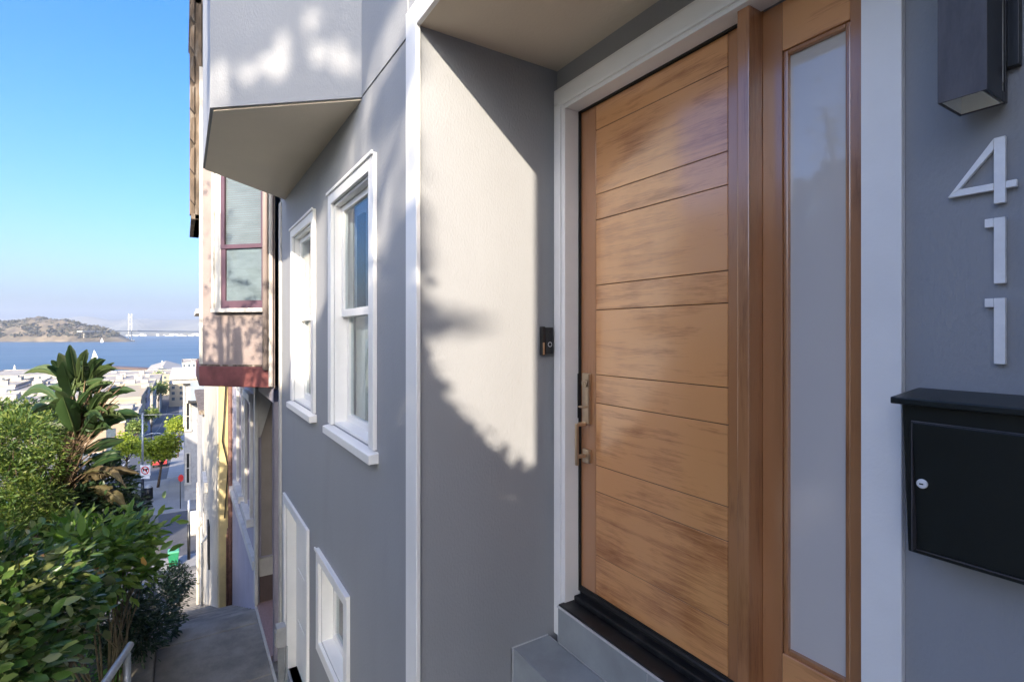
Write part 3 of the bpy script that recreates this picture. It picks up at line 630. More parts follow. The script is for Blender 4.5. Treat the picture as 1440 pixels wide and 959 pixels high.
k = MB(); k.box(q.x - .02, q.x + .055, q.y - .04, q.y + .06, q.z - .17, q.z); k.box(q.x - .03, q.x - .018, q.y - .02, q.y + .04, q.z - .16, q.z - .04); k.build('meter_box', 'steelbox', ps, bevel=.008)
k = MB(); k.box(q.x - .005, q.x + .045, q.y - .02, q.y + .03, -3.55, q.z - .171); k.tube([(q.x + .06, q.y, -3.55), (q.x + .06, q.y, q.z - .19)], .012, 8); k.build('post', 'galv', ps, bevel=.004)

# ------------------------------------------------------------------ plants
M['camellia'] = leafmat('camellia leaf', ((.02, .045, .014), (.04, .09, .02), (.065, .14, .03), (.12, .20, .045), (.26, .31, .10), (.14, .16, .07)), .28, .2, .4)
M['lime'] = leafmat('fresh green leaf', ((.07, .15, .025), (.13, .24, .04), (.20, .32, .06), (.28, .35, .09)), .4, .35)
M['yellowleaf'] = leafmat('yellow leaf', ((.55, .36, .04), (.5, .22, .05)), .5, .3)
M['darkleaf'] = leafmat('dark shrub leaf', ((.015, .035, .015), (.03, .06, .025), (.045, .085, .03)), .45, .15)
M['feather'] = leafmat('feathery yellow green leaf', ((.035, .08, .018), (.07, .13, .025), (.12, .18, .035), (.20, .23, .05)), .55, .35)
M['paddle'] = leafmat('paddle leaf', ((.022, .05, .02), (.04, .08, .026), (.07, .105, .035), (.095, .125, .045)), .4, .25)
M['dryleaf'] = leafmat('dry leaf', ((.06, .045, .02), (.10, .075, .03), (.09, .085, .03)), .7, .2)
M['treeleaf'] = leafmat('street tree leaf', ((.14, .20, .02), (.24, .30, .03), (.34, .38, .05)), .5, .4)
M['farleaf'] = leafmat('far tree leaf', ((.08, .13, .03), (.13, .19, .04), (.20, .24, .05)), .6, .3)
M['cover'] = leafmat('ground cover leaf', ((.05, .14, .02), (.09, .22, .03), (.14, .30, .05)), .45, .3)
M['twig'] = mat('twig', (.16, .13, .08), .8, .3, 20)
def shrub(name, label, cat, blobs, leaf, n, size, base, m='twig', stems=7, group=None, aspect=.45, extra=None, shape='leaf', up=.5, sr=.012, shell=.55, pth=0.05):
    t_ = thing(name, label, cat, base, group)
    mb = MB(); tot = sum(b[1][0] * b[1][1] * b[1][2] for b in blobs) ** .001
    vols = [(b[1][0] * b[1][1] * b[1][2]) ** (2 / 3) for b in blobs]; sv = sum(vols)
    for b_, v in zip(blobs, vols):
        k = int(n * v / sv); ncl = max(4, k // (20 if leaf == 'camellia' else 14))
        cl = blob(b_[0], b_[1], ncl, shell); pts = cl[rng.integers(0, ncl, k)] + rng.normal(size=(k, 3)) * size * .75
        dirs = cl.mean(0) - pts; dirs = -dirs / (np.linalg.norm(dirs, axis=1)[:, None] + 1e-6); dirs[:, 2] += .1
        leaves(mb, pts, size, shape, up, dirs=dirs, aspect=aspect)
    fo = fb('foliage', mb, leaf, t_)
    sm = MB(); bs = Vector(base)
    for i in range(stems):
        b_ = blobs[i % len(blobs)]; e_ = Vector(blob(b_[0], b_[1], 1, .5)[0]); mid = bs.lerp(e_, .5) + Vector(rng.normal(size=3) * .12 * (e_ - bs).length) * .5
        mid2 = mid.lerp(e_, .5) + Vector(rng.normal(size=3)) * pth
        sm.tube([bs + Vector(rng.normal(size=3) * (.03, .03, 0)), mid, mid2, e_], [sr, sr * .75, sr * .5, sr * .2], 6)
        e2 = Vector(blob(b_[0], b_[1], 1, .5)[0]); sm.tube([mid, mid.lerp(e2, .6) + Vector(rng.normal(size=3)) * pth, e2], [sr * .6, sr * .4, sr * .15], 5)
    sm.build('stems', m, t_)
    if extra: extra(t_)
    return t_
def pb_(px, py, D, rx, ry=None, rz=None):     # blob at a photo pixel and depth; radius in metres
    p = atD(px, py, D); return ((p.x, p.y, p.z), (rx, ry or rx, rz or rx * .8))
gz = lambda p: g(p[1]) + .0
# foreground glossy shrub
def grd(px, D): p = atD(px, 468, D); return (p.x, p.y, g(p.y) - .1 + .14 * max(0, -p.x - .4))
shrub('camellia_bush', 'dense glossy dark green bush filling the lower left corner', 'bush',
      [pb_(20, 860, 3.1, .38, .4, .30), pb_(62, 862, 3.4, .26, .3, .22), pb_(-60, 860, 2.9, .5), pb_(15, 935, 2.7, .28), pb_(-80, 950, 2.5, .45), pb_(30, 808, 3.9, .28, .3, .18), pb_(90, 830, 4.0, .2, .2, .16)],
      'camellia', 5400, .07, grd(20, 3.1), 'bark', 16, sr=.02, aspect=.55)
def yl(t_):
    mb = MB(); pts = [np.array(atD(*q)) for q in ((137, 803, 4.3), (131, 815, 4.3), (140, 797, 4.4), (100, 778, 4.2), (205, 795, 4.6), (135, 778, 4.5), (130, 822, 4.2), (36, 800, 3.4))]
    leaves(mb, pts, .12, up=.1, aspect=.5); fb('yellow_leaves', mb, 'yellowleaf', t_)
shrub('leafy_shrub', 'light green airy shrub with a few yellow leaves behind the glossy bush', 'shrub',
      [pb_(138, 765, 4.9, .30, .3, .16), pb_(183, 760, 5.2, .24, .25, .13), pb_(115, 755, 5.0, .2, .25, .08), pb_(163, 800, 4.9, .28, .3, .2), pb_(203, 755, 5.3, .12, .12, .09), pb_(135, 805, 4.6, .2, .2, .16), pb_(110, 775, 4.6, .25, .25, .12), pb_(193, 800, 5.2, .14, .15, .14)],
      'lime', 1500, .115, grd(150, 4.9), 'twig', 18, sr=.011, extra=yl, aspect=.38)
shrub('low_shrub', 'dark feathery low shrub spilling over the path edge', 'shrub',
      [pb_(165, 860, 5.4, .34, .4, .2), pb_(205, 872, 5.8, .26, .3, .18), pb_(225, 885, 6.1, .2, .25, .14), pb_(140, 880, 5.2, .3), pb_(185, 895, 5.6, .3, .3, .2)],
      'darkleaf', 4200, .06, grd(180, 5.7), 'twig', 12, aspect=.3)
shrub('hedge_bush', 'clipped dark bush between the railing and the descending stairs', 'bush',
      [pb_(235, 825, 9.0, .32, .6, .28), pb_(222, 850, 8.4, .4, .5, .3), pb_(250, 815, 10.5, .25, .6, .22)],
      'darkleaf', 3600, .06, grd(228, 8.8), 'twig', 8, aspect=.35)
shrub('feathery_tree', 'feathery yellow-green tree at the left edge beneath the big paddle leaves', 'tree',
      [pb_(20, 620, 8.5, .7, .7, .45), pb_(55, 650, 8.7, .5, .5, .3), pb_(-10, 680, 8.2, .7), pb_(40, 705, 8.2, .5, .5, .35), pb_(10, 740, 7.8, .5, .5, .3), pb_(60, 735, 8.0, .35, .35, .2), pb_(-40, 610, 8.8, .8, .8, .6), pb_(15, 585, 9.5, .5, .5, .2)],
      'feather', 24000, .085, grd(10, 8.6), 'bark', 22, aspect=.26, sr=.03, shape='quad', up=.3)
shrub('dark_tree', 'dark leafy tree mass at the left between the feathery tree and the glossy bush', 'tree',
      [pb_(30, 590, 11, .5, .5, .35), pb_(80, 600, 12, .6, .6, .3), pb_(140, 690, 9.5, .5, .6, .5), pb_(110, 720, 9.0, .5, .5, .4), pb_(165, 715, 10, .4, .4, .3)],
      'darkleaf', 6000, .11, grd(60, 10.5), 'bark', 12, aspect=.4, sr=.04)
gc = MB(); n = 9000; ux = rng.uniform(3.2, 9, n); xx = rng.uniform(-2.2, -.52, n)
pts = np.stack([xx, ux, np.array([g(u) for u in ux]) - .1 + .14 * (-xx - .4) + rng.random(n) * .16 + .1], 1)
leaves(gc, pts, .045, up=.8, aspect=.7); o = fb('ground_cover', gc, 'cover'); tag(o, 'bright green ground cover plants under the bushes beside the path', 'ground cover', kind='stuff')
# soil bank edging so shrubs stand on something
# bird of paradise
def paddle(mb, base, tip, width, droop=.15, mi=0, petiole=.25, fold=.25, torn=.0):
    base, tip = Vector(base), Vector(tip); d_ = tip - base; L_ = d_.length; view = (base + tip).normalized()
    sd = d_.cross(view).normalized(); nn = sd.cross(d_).normalized(); tw = random.uniform(-.7, .7)
    sd = (sd * math.cos(tw) + nn * math.sin(tw)).normalized(); nn = sd.cross(d_).normalized()
    nseg = 16; rows = []
    pts_ = []
    for i in range(nseg + 1):
        t_ = i / nseg; c = base + d_ * t_ + Vector((0, 0, 1)) * (droop * L_ * (4 * t_ * (1 - t_)) * .5)
        pts_.append(c)
    mb.tube([pts_[int(i * nseg / 6)] for i in range(7)], [.022, .018, .015, .012, .009, .006, .003], 6, mi=mi + 1)
    prev = None
    for i in range(nseg + 1):
        t_ = i / nseg
        if t_ < petiole: continue
        s = (t_ - petiole) / (1 - petiole); wd = width * (math.sin(math.pi * min(1, s * .93 + .07)) ** .6) * (.85 if s > .8 else 1)
        if s > .98: wd = width * .08
        f_ = fold + .02 * math.sin(i * 2.1); c = pts_[i]
        rj = [random.uniform(1 - torn, 1) for _ in range(2)]
        row = (c - sd * wd * .5 * rj[0] + nn * wd * f_, c - sd * wd * .27 + nn * wd * f_ * .35, c, c + sd * wd * .27 + nn * wd * f_ * .35, c + sd * wd * .5 * rj[1] + nn * wd * f_)
        if prev:
            k = len(mb.v)
            mb.v += [tuple(p) for p in prev] + [tuple(p) for p in row]
            for a in range(4): mb.f.append([k + a, k + a + 1, k + 6 + a, k + 5 + a]); mb.m.append(mi); mb.sm.append(True)
        prev = row
def merge_islands(o):
    bm = bmesh.new(); bm.from_mesh(o.data); bmesh.ops.remove_doubles(bm, verts=bm.verts, dist=.0004); bm.to_mesh(o.data); bm.free()
DZ = 9.0
def c1(x, y): return (x * .2085, 420 + y * .2085)
def c2(x, y): return (x * .2086, 600 + y * .2086)
LV = [(c1(520, 560), c1(470, 312), 62, 0), (c1(530, 560), c1(585, 343), 58, .1), (c1(555, 590), c1(648, 393), 46, .1), (c1(590, 580), c1(714, 412), 46, .2), (c1(585, 610), c1(795, 478), 62, .2),
      (c1(485, 570), c1(396, 366), 78, .1), (c1(450, 570), c1(346, 415), 48, .15), (c1(430, 570), c1(315, 455), 42, .2), (c1(505, 690), c1(420, 425), 120, .1), (c1(480, 600), c1(160, 505), 66, .35),
      (c1(500, 690), c1(308, 598), 60, .3), (c1(515, 930), c1(425, 668), 118, .05), (c1(540, 900), c1(695, 688), 92, .1), (c1(600, 740), c1(915, 622), 64, .3), (c1(620, 780), c1(805, 730), 50, .3),
      (c1(590, 930), c1(885, 760), 66, .2), (c1(630, 930), c1(955, 795), 80, .25), (c1(555, 860), c1(760, 640), 60, .2), (c1(430, 740), c1(120, 690), 64, .4), (c1(400, 760), c1(200, 780), 60, .3),
      (c1(480, 640), c1(540, 440), 80, .1), (c1(560, 560), c1(560, 420), 52, .1), (c1(540, 820), c1(600, 620), 70, .1), (c1(450, 800), c1(340, 700), 70, .2), (c1(640, 860), c1(860, 830), 60, .2),
      (c1(520, 980), c1(640, 780), 80, .1), (c1(620, 640), c1(760, 560), 44, .25), (c2(560, 330), c2(840, 208), 50, .2), (c2(520, 200), c2(840, 90), 80, .2), (c2(530, 150), c2(760, 20), 70, .2), (c2(540, 260), c2(820, 170), 60, .2)]
DL = [(c2(560, 380), c2(940, 318), 66, .3), (c2(560, 420), c2(860, 560), 70, .35), (c2(520, 430), c2(760, 520), 80, .3), (c2(540, 330), c2(850, 410), 60, .3), (c2(400, 200), c2(300, 60), 50, .3), (c2(520, 350), c2(740, 330), 60, .2), (c1(480, 700), c1(380, 640), 60, .3), (c1(540, 700), c1(620, 760), 40, .3)]
bp_ = thing('bird_of_paradise', 'tall giant bird of paradise plant with paddle leaves and fibrous trunk', 'plant', (*atD(60, 900, DZ)[:2], -6.2))
mb = MB(); scp = .2085 / F * DZ
for i in range(26):
    a_ = random.uniform(-.45, math.pi + .35); r_ = random.uniform(150, 300); bb = (random.uniform(480, 600), random.uniform(580, 900))
    LV.append((c1(*bb), c1(bb[0] + r_ * math.cos(a_) * 1.1, max(430, bb[1] - r_ * math.sin(a_) * .85)), random.uniform(40, 66), random.uniform(.1, .3)))
for (b0, t0, wd, dr) in LV:
    D1 = DZ + random.uniform(-.2, .3); D2 = DZ + random.uniform(-.8, .7); paddle(mb, atD(*b0, D1), atD(*t0, D2), wd * scp * 1.08, dr, 0, .12, random.choice((.1, .22, .3)), .18)
o = mb.build('leaves', ['paddle', 'paddle'], bp_); merge_islands(o)
mb = MB()
for (b0, t0, wd, dr) in DL: paddle(mb, atD(*b0, DZ), atD(*t0, DZ + random.uniform(-.6, .4)), wd * scp * 1.2, dr, 0, .1, .4, .5)
o = mb.build('dry_leaves', ['dryleaf', 'dryleaf'], bp_); merge_islands(o)
mb = MB(); tp = [atD(45, 860, DZ), atD(60, 760, DZ), atD(82, 700, DZ), atD(98, 640, DZ), atD(112, 570, DZ)]; mb.tube(tp, [.2, .19, .20, .15, .07], 14)
for i in range(90):
    q = random.random(); b0 = (70 + q * 40 + random.uniform(-10, 10), 750 - q * 150 + random.uniform(-10, 10)); e0 = (b0[0] + random.uniform(0, 50) * (.5 + q), b0[1] - random.uniform(30, 90))
    mb.tube([atD(*b0, DZ - .12), atD(*e0, DZ + random.uniform(-.25, .2))], [.02, .006], 5)
mb.build('trunk', 'fibre', bp_)

# ------------------------------------------------------------------ trees: street and distant
def tree(name, label, cpx, cpy, D, rpx, leaf, n, size, base_px=None, ground=None, group=None, cr=.8):
    c = atD(cpx, cpy, D); r = rpx / F * D; gx = atD(base_px or cpx, 468, D); bz = ground if ground is not None else g(gx.y)
    t_ = thing(name, label, 'tree', (gx.x, gx.y, bz), group); mb = MB(); nb = 9
    k = n // nb
    for i in range(nb):
        a = i * 2.4; q = r * .55
        cc = (c.x + math.cos(a) * q * (.4 + .6 * random.random()), c.y + math.sin(a) * q, c.z + random.uniform(-.4, .45) * r * cr); rr = r * random.uniform(.34, .5)
        ncl = max(3, k // 12); cl = blob(cc, (rr, rr, rr * .8), ncl, .4); pts = cl[rng.integers(0, ncl, k)] + rng.normal(size=(k, 3)) * size * .8
        leaves(mb, pts, size, 'quad', .4, aspect=.6)
    fb('crown', mb, leaf, t_)
    tm = MB(); top = Vector((c.x, c.y, c.z + r * .2)); bs = Vector((gx.x, gx.y, bz)); mid = bs.lerp(c, .55) + Vector((random.uniform(-.1, .1) * r, 0, 0)); tr = max(.08, r * .06)
    tm.tube([bs, mid, top], [tr, tr * .7, tr * .25], 8)
    for i in range(5):
        a = i * 1.3; tm.tube([mid, mid.lerp(c, .5) + Vector((math.cos(a), math.sin(a), .2)) * r * .3, c + Vector((math.cos(a), math.sin(a), .3)) * r * .7], [tr * .5, tr * .35, tr * .1], 6)
    tm.build('trunk', 'bark', t_); return t_
tree('street_tree', 'bright yellow-green street tree leaning on the far corner behind the sign post', 226, 629, 56, 31, 'treeleaf', 5200, .30, base_px=222, ground=-16.6)
tree('street_tree', 'yellow-green tree at the kerb right of the road, in front of the grey corner house', 250, 598, 88, 18, 'treeleaf', 1800, .4, group=None)
tree('street_tree', 'small yellow-green tree on the left kerb just below the lilac building', 213, 583, 130, 11, 'farleaf', 1300, .5)
tree('street_tree', 'green tree on the left kerb beside the pale flat roofs', 205, 549, 215, 11, 'farleaf', 1300, .8)
tree('street_tree', 'tall green tree at the end of the road left of the arched pier building', 223, 547, 270, 12, 'farleaf', 1500, 1.0)
tree('street_tree', 'small orange-tinged tree in front of the arched pier gable', 222, 529, 400, 8, 'farleaf', 700, 1.5)
tree('garden_tree', 'yellow-green tree half hidden behind the right paddle leaves', 178, 628, 62, 24, 'treeleaf', 2600, .3)
tree('garden_tree', 'green tree at the left kerb behind the tips of the paddle leaves', 192, 600, 100, 14, 'farleaf', 1600, .4)

# ------------------------------------------------------------------ street furniture
sp = thing('street_lamp', 'tall pale street lamp pole with black base carrying the no dogs sign', 'street lamp', atZ(200.5, 712, -15.85))
b0 = Vector(sp.location); top = cz(583, 46.7)
k = MB(); k.tube([(b0.x, b0.y, b0.z), (b0.x, b0.y, cz(677, 46.7))], .13, 10); k.build('pole_base', 'black', sp)
k = MB(); k.tube([(b0.x, b0.y, cz(677, 46.7)), (b0.x, b0.y, top)], .085, 10); k.build('pole', 'galv', sp)
k = MB(); a1 = atD(168, 577, 47.5); k.tube([(b0.x, b0.y, top - .05), Vector(b0).lerp(a1, .5) * 1 if False else atD(186, 582, 47), a1], [.06, .05, .04], 8); k.build('lamp_arm', 'galv', sp)
k = MB(); q = [atD(201, 613, 46.7), atD(212, 609.5, 46.9), atD(224, 609, 47.2), atD(232, 612, 47.4)]; k.tube(q, [.05, .05, .05, .04], 8); k.build('signal_arm', 'galv', sp)
sg = thing('no_dogs_sign', 'white sign with a red circle and bar over a black dog on the lamp pole', 'sign', atD(204.5, 672, 46.4))
cpt = atD(204.5, 661, 46.45); sx = RT; upv = Vector((0, 0, 1)); fw = -FW
def spoly(mb, pts2, depth, mi=0, th=.01):
    base_ = [cpt + sx * a + upv * b_ + fw * depth for a, b_ in pts2]; n0 = len(mb.v); kk = len(base_)
    mb.v += [tuple(p) for p in base_] + [tuple(p - fw * th) for p in base_]
    mb.f.append([n0 + i for i in range(kk)]); mb.m.append(mi); mb.sm.append(False); mb.f.append([n0 + kk + i for i in range(kk)][::-1]); mb.m.append(mi); mb.sm.append(False)
    for i in range(kk): j = (i + 1) % kk; mb.f.append([n0 + i, n0 + j, n0 + kk + j, n0 + kk + i]); mb.m.append(mi); mb.sm.append(False)
k = MB(); spoly(k, [(-.44, -.45), (.44, -.45), (.44, .45), (-.44, .45)], .02, 0, .03); spoly(k, [(-.38, -.75), (.38, -.75), (.38, -.48), (-.38, -.48)], .02, 0, .03); k.build('sign_plate', 'signwhite', sg)
k = MB(); dog = [(-.22, -.12), (-.16, -.12), (-.13, .0), (.08, .0), (.1, -.14), (.16, -.14), (.17, .05), (.25, .08), (.24, .16), (.15, .19), (.08, .12), (-.14, .11), (-.24, .17), (-.25, .12), (-.19, .05)]
spoly(k, dog, .035, 0, .012); k.build('dog_symbol', 'black', sg)
k = MB()
for i in range(28):
    a0, a1 = i * math.tau / 28, (i + 1) * math.tau / 28; spoly(k, [(.29 * math.cos(a0), .29 * math.sin(a0)), (.36 * math.cos(a0), .36 * math.sin(a0)), (.36 * math.cos(a1), .36 * math.sin(a1)), (.29 * math.cos(a1), .29 * math.sin(a1))], .04, 0, .01)
spoly(k, [(-.24, .19), (-.19, .24), (.24, -.19), (.19, -.24)], .045, 0, .01); k.build('red_ring', 'red', sg)
ow = MB(); ow.tube([atD(160, 582, 46.5), atD(200, 583.5, 46.9), atD(262, 582, 48.5)], .022, 5); tag(ow.build('overhead_wire', 'galv'), 'thin pale overhead wire strung across the street at the lamp top', 'wire')
# second pole by the near kerb
q = atZ(265.5, 786, -15.68)
s2 = thing('street_pole', 'grey pole with black lower half at the foot of the stairs', 'pole', q)
k = MB(); k.tube([q, (q.x, q.y, cz(737, q.dot(FW)))], .10, 10); k.build('pole_base', 'black', s2)
k = MB(); k.tube([(q.x, q.y, cz(737, q.dot(FW))), (q.x, q.y, cz(703, q.dot(FW)))], .075, 10); k.build('pole', 'galv', s2)
# litter bin
q = atZ(209, 702, -16.1); Zq = q.dot(FW)
s3 = thing('litter_bin', 'dark slatted litter bin behind the lamp pole', 'litter bin', q)
k = MB(); h = 1.15; r_ = .32
k.tube([(q.x, q.y, q.z), (q.x, q.y, q.z + h)], r_, 16); 
for i in range(16): a = i * math.tau / 16; k.box(q.x + math.cos(a) * (r_ + .01) - .02, q.x + math.cos(a) * (r_ + .01) + .02, q.y + math.sin(a) * (r_ + .01) - .02, q.y + math.sin(a) * (r_ + .01) + .02, q.z + .05, q.z + h)
k.build('bin_body', 'black', s3); k = MB(); k.tube([(q.x, q.y, q.z + h), (q.x, q.y, q.z + h + .05), (q.x, q.y, q.z + h + .3)], [.34, .34, .15], 16); k.build('bin_lid', 'steelbox', s3)
# green wheelie bin
q = atZ(244, 795.5, -15.66); s4 = thing('wheelie_bin', 'green wheelie bin on the pavement by the bushes', 'bin', q)
k = MB(); n0 = len(k.v)
bt = [(-.24, -.27), (.24, -.27), (.24, .27), (-.24, .27)]; tt = [(-.31, -.36), (.31, -.36), (.31, .36), (-.31, .36)]
k.v += [(q.x + a, q.y + b_, q.z + .06) for a, b_ in bt] + [(q.x + a, q.y + b_, q.z + .98) for a, b_ in tt]
for f in ((3, 2, 1, 0), (4, 5, 6, 7), (0, 1, 5, 4), (1, 2, 6, 5), (2, 3, 7, 6), (3, 0, 4, 7)): k.f.append([n0 + i for i in f]); k.m.append(0); k.sm.append(False)
k.box(q.x - .33, q.x + .33, q.y - .38, q.y + .38, q.z + .93, q.z + .98); k.build('bin_body', 'greenplastic', s4, bevel=.02)
k = MB(); k.prism([(-.34 + q.x, q.z + .985), (q.x + .34, q.z + .985), (q.x + .3, q.z + 1.07), (q.x - .3, q.z + 1.07)], q.y - .40, q.y + .38, axis=1); k.build('bin_lid', 'binlid', s4, bevel=.02)
for sx_ in (-.22, .3): k = MB(); k.tube([(q.x + sx_, q.y + .28, q.z + .12), (q.x + sx_ + .06, q.y + .28, q.z + .12)], .12, 14); k.build('wheel', 'rubber', s4)
# white cabinet, red sign
q = atZ(273.5, 752, -15.85); s5 = thing('utility_cabinet', 'white utility cabinet by the kerb right of the grey pole', 'cabinet', q)
k = MB(); k.box(q.x - .4, q.x + .5, q.y, q.y + .6, q.z + .1, q.z + 1.75); k.build('cabinet_body', 'signwhite', s5, bevel=.03)
k = MB(); k.box(q.x - .33, q.x + .43, q.y - .02, q.y, q.z + .2, q.z + 1.65); k.build('cabinet_door', 'white2', s5, bevel=.01)
k = MB(); k.box(q.x - .5, q.x + .6, q.y - .1, q.y + .7, q.z, q.z + .1); k.build('plinth', 'paving', s5)
q = atZ(253.6, 716, -16.0); Zq = q.dot(FW); s6 = thing('red_sign_post', 'thin dark post with a small red sign in front of the corner house', 'sign', q)
k = MB(); k.tube([q, (q.x, q.y, cz(668, Zq))], .035, 8); k.build('post', 'black', s6)
k = MB(); c = atD(254.3, 672, Zq - .06); k.prism([(c.x + .22 * math.cos(a * math.tau / 8 + .39), c.z + .34 * math.sin(a * math.tau / 8 + .39)) for a in range(8)], c.y - .01, c.y + .01, axis=1); k.build('sign_plate', 'red', s6)
# parked cars
def car(name, label, x, u, paint):
    z0 = g(u) + .05; t_ = thing(name, label, 'car', (x, u, z0), 'cars parked along the kerb'); pm_ = mat(name + ' paint ' + str(paint[0]), paint, .3, .03, 2, coat=1)
    sl_ = (g(u + 2.2) - g(u - 2.2)) / 4.4
    def zz(du, h): return z0 + sl_ * du + h
    prof = [(-2.2, .35), (-2.25, .75), (-2.1, .95), (-1.1, 1.02), (1.0, .98), (2.0, .85), (2.2, .65), (2.2, .32)]
    k = MB(); k.prism([(u + a, zz(a, b_)) for a, b_ in prof], x - .88, x + .88, axis=0); k.build('body', pm_, t_, bevel=.06)
    cab = [(-1.6, .98), (-1.15, 1.44), (.35, 1.46), (1.1, .98)]
    k = MB(); k.prism([(u + a, zz(a, b_)) for a, b_ in cab], x - .76, x + .76, axis=0); k.build('cabin_glass', 'black', t_, bevel=.05)
    k = MB(); k.prism([(u - 1.12, zz(-1.12, 1.44)), (u + .34, zz(.34, 1.46)), (u + .30, zz(.3, 1.49)), (u - 1.08, zz(-1.08, 1.47))], x - .74, x + .74, axis=0); k.build('roof', pm_, t_)
    for du in (-1.4, 1.4):
        for dx in (-.86, .70):
            k = MB(); k.tube([(x + dx, u + du, zz(du, .33)), (x + dx + .18, u + du, zz(du, .33))], .33, 16); k.build('wheel', 'rubber', t_)
            
    for dx in (-.65, .65): k = MB(); k.box(x + dx - .16, x + dx + .16, u - 2.28, u - 2.2, zz(-2.2, .66), zz(-2.2, .80)); k.build('taillight', 'red', t_)
for (px, u, c, lb) in ((176, 63, (.30, .34, .38), 'silver-blue parked car nearest the crossing behind the paddle leaves'), (187, 71, (.55, .55, .55), 'white parked car just beyond the silver-blue one'),
                   (0, 96, (.05, .05, .06), 'black car parked on the left kerb halfway down the road'), (0, 118, (.5, .5, .5), 'pale car parked on the left kerb further down the road')):
    car('parked_car', lb, -12.8, u, c)
for u, c, lb in ((92, (.35, .05, .05), 'dark red car parked on the right kerb'), (108, (.6, .6, .6), 'white car parked on the right kerb in the middle'), (128, (.10, .12, .16), 'navy car parked on the right kerb farthest down')):
    car('parked_car', lb, -2.7, u, c)

# ------------------------------------------------------------------ the flat city below
M['roofpale'] = mat('pale flat roof', (.33, .30, .25), .9, .3, .12, dirt=(.22, .21, .2))
M['brick'] = mat('tan brick', (.28, .21, .15), .9, .12, .3); M['lilac'] = mat('lilac grey wall', (.28, .28, .36), .8, .06, .2); M['tanwall'] = mat('tan wall', (.33, .28, .20), .9, .08, .2)
M['stone'] = mat('pale stone wall', (.33, .31, .27), .9, .08, .2); M['winglass'] = mat('city window', (.06, .08, .10), .25, .2, 2); M['pier'] = mat('white pier front', (.50, .50, .47), .8, .05, .1)
def city(label, px0, px1, ytop, D, depth, wall, roof='roofpale', floors=3, extras=2):
    a = atD(px0, 468, D); b_ = atD(px1, 468, D); x0, x1 = a.x, a.x + max(4, (px1 - px0) / F * D / .846)
    u0 = a.y; zt_ = cz(ytop, D); zb_ = g(u0) - 1 if u0 < 789 else -49
    t_ = thing('city_building', label, 'building', (x0, u0, zb_), 'low buildings on the flat by the waterfront')
    k = MB(); k.box(x0, x1, u0, u0 + depth, zb_ - 3, zt_); k.build('wall', wall, t_)
    k = MB(); k.box(x0 - .2, x1 + .2, u0 - .2, u0 + depth + .2, zt_, zt_ + .25)
    for (p, q_, r_, s_) in ((x0 - .2, x1 + .2, u0 - .2, u0 + .2), (x0 - .2, x1 + .2, u0 + depth - .2, u0 + depth + .2), (x0 - .2, x0 + .2, u0 + .2, u0 + depth - .2), (x1 - .2, x1 + .2, u0 + .2, u0 + depth - .2)): k.box(p, q_, r_, s_, zt_ + .25, zt_ + .8)
    k.build('roof', roof, t_)
    hh = max(3, min(zt_ - zb_, 14)); nf = max(1, int(hh / 3.6)); nw = min(9, max(2, int((x1 - x0) / 3.2))); ns = min(8, max(2, int(depth / 4)))
    kf = MB(); kf.box(-.8, .8, -.05, -.002, -.9, .9); ks = MB(); ks.box(.002, .05, -.9, .9, -.9, .9); src = {}
    def pane(key, mb_, x, y, z):
        if key not in src: o_ = src[key] = mb_.build('window', 'winglass', t_)
        else: o_ = src[key].copy(); COL.objects.link(o_)
        o_.matrix_parent_inverse = Matrix.Identity(4); o_.location = Vector((x, y, z)) - Vector(t_.location)
    for f in range(min(nf, 3)):
        zc_ = zt_ - 1.9 - f * 3.6
        for i in range(nw): pane('f', kf, x0 + (i + .5) * (x1 - x0) / nw, u0, zc_)
        for i in range(ns): pane('s', ks, x1, u0 + (i + .5) * depth / ns, zc_)
    if extras:
        for i in range(extras):
            k = MB(); ex = random.uniform(x0 + 1.5, max(x0 + 2, x1 - 5)); ey = random.uniform(u0 + 2, u0 + depth * .8); k.box(ex, ex + random.uniform(2, 4), ey, ey + random.uniform(2, 6), zt_ + .25, zt_ + random.uniform(1.2, 3)); k.build('roof_unit', 'stone', t_)
city('tan warehouse with dark side windows left of the road', 134, 178, 565, 150, 50, 'tanwall', 'tanwall', extras=0)
city('lilac building with a flat roof at the left kerb of the road', 186, 201, 556, 175, 16, 'lilac', 'stone', extras=1)
city('low flat-roofed block with roof units behind the tan warehouse', 120, 186, 549, 215, 40, 'stone', extras=5)
city('wide pale flat roof beyond the low block, with small sheds on it', 110, 190, 540, 275, 50, 'stone', extras=7)
city('long pale roof close to the waterfront left of the arched gable', 105, 200, 532, 370, 60, 'tanwall', extras=6)
city('brick building showing between the paddle leaves', 96, 150, 600, 105, 26, 'brick', 'roofpale', extras=2)
city('white stepped building at the far left between tree and water', -6, 14, 540, 240, 30, 'stone', extras=3)
city('lilac windowed block at the far left edge', -30, 2, 546, 205, 26, 'lilac', extras=1)
city('pale building with grey roof units right of the lilac block', 12, 40, 553, 195, 40, 'stone', 'roofpale', extras=6)
city('cream warehouse with broad roof left of the paddle leaves', 28, 90, 548, 250, 70, 'tanwall', 'roofpale', extras=3)
city('low cream hall just above the feathery tree', 20, 95, 568, 150, 35, 'tanwall', 'roofpale', extras=4)
city('long grey shed along the far left shore', -40, 60, 531, 430, 90, 'stone', 'roofpale', extras=4)
city('tan low hall beneath the left paddle leaves', -40, 30, 575, 130, 25, 'stone', 'roofpale', extras=3)
city('small cream house roof between the two left kerb trees', 150, 180, 585, 120, 14, 'stone', extras=1)
city('pale block right of the road beside the corner house', 238, 262, 541, 330, 60, 'tanwall', 'roofpale', extras=1)
city('white terraced block right above the corner house cornice', 256, 280, 511, 420, 60, 'pier', 'roofpale', extras=1)
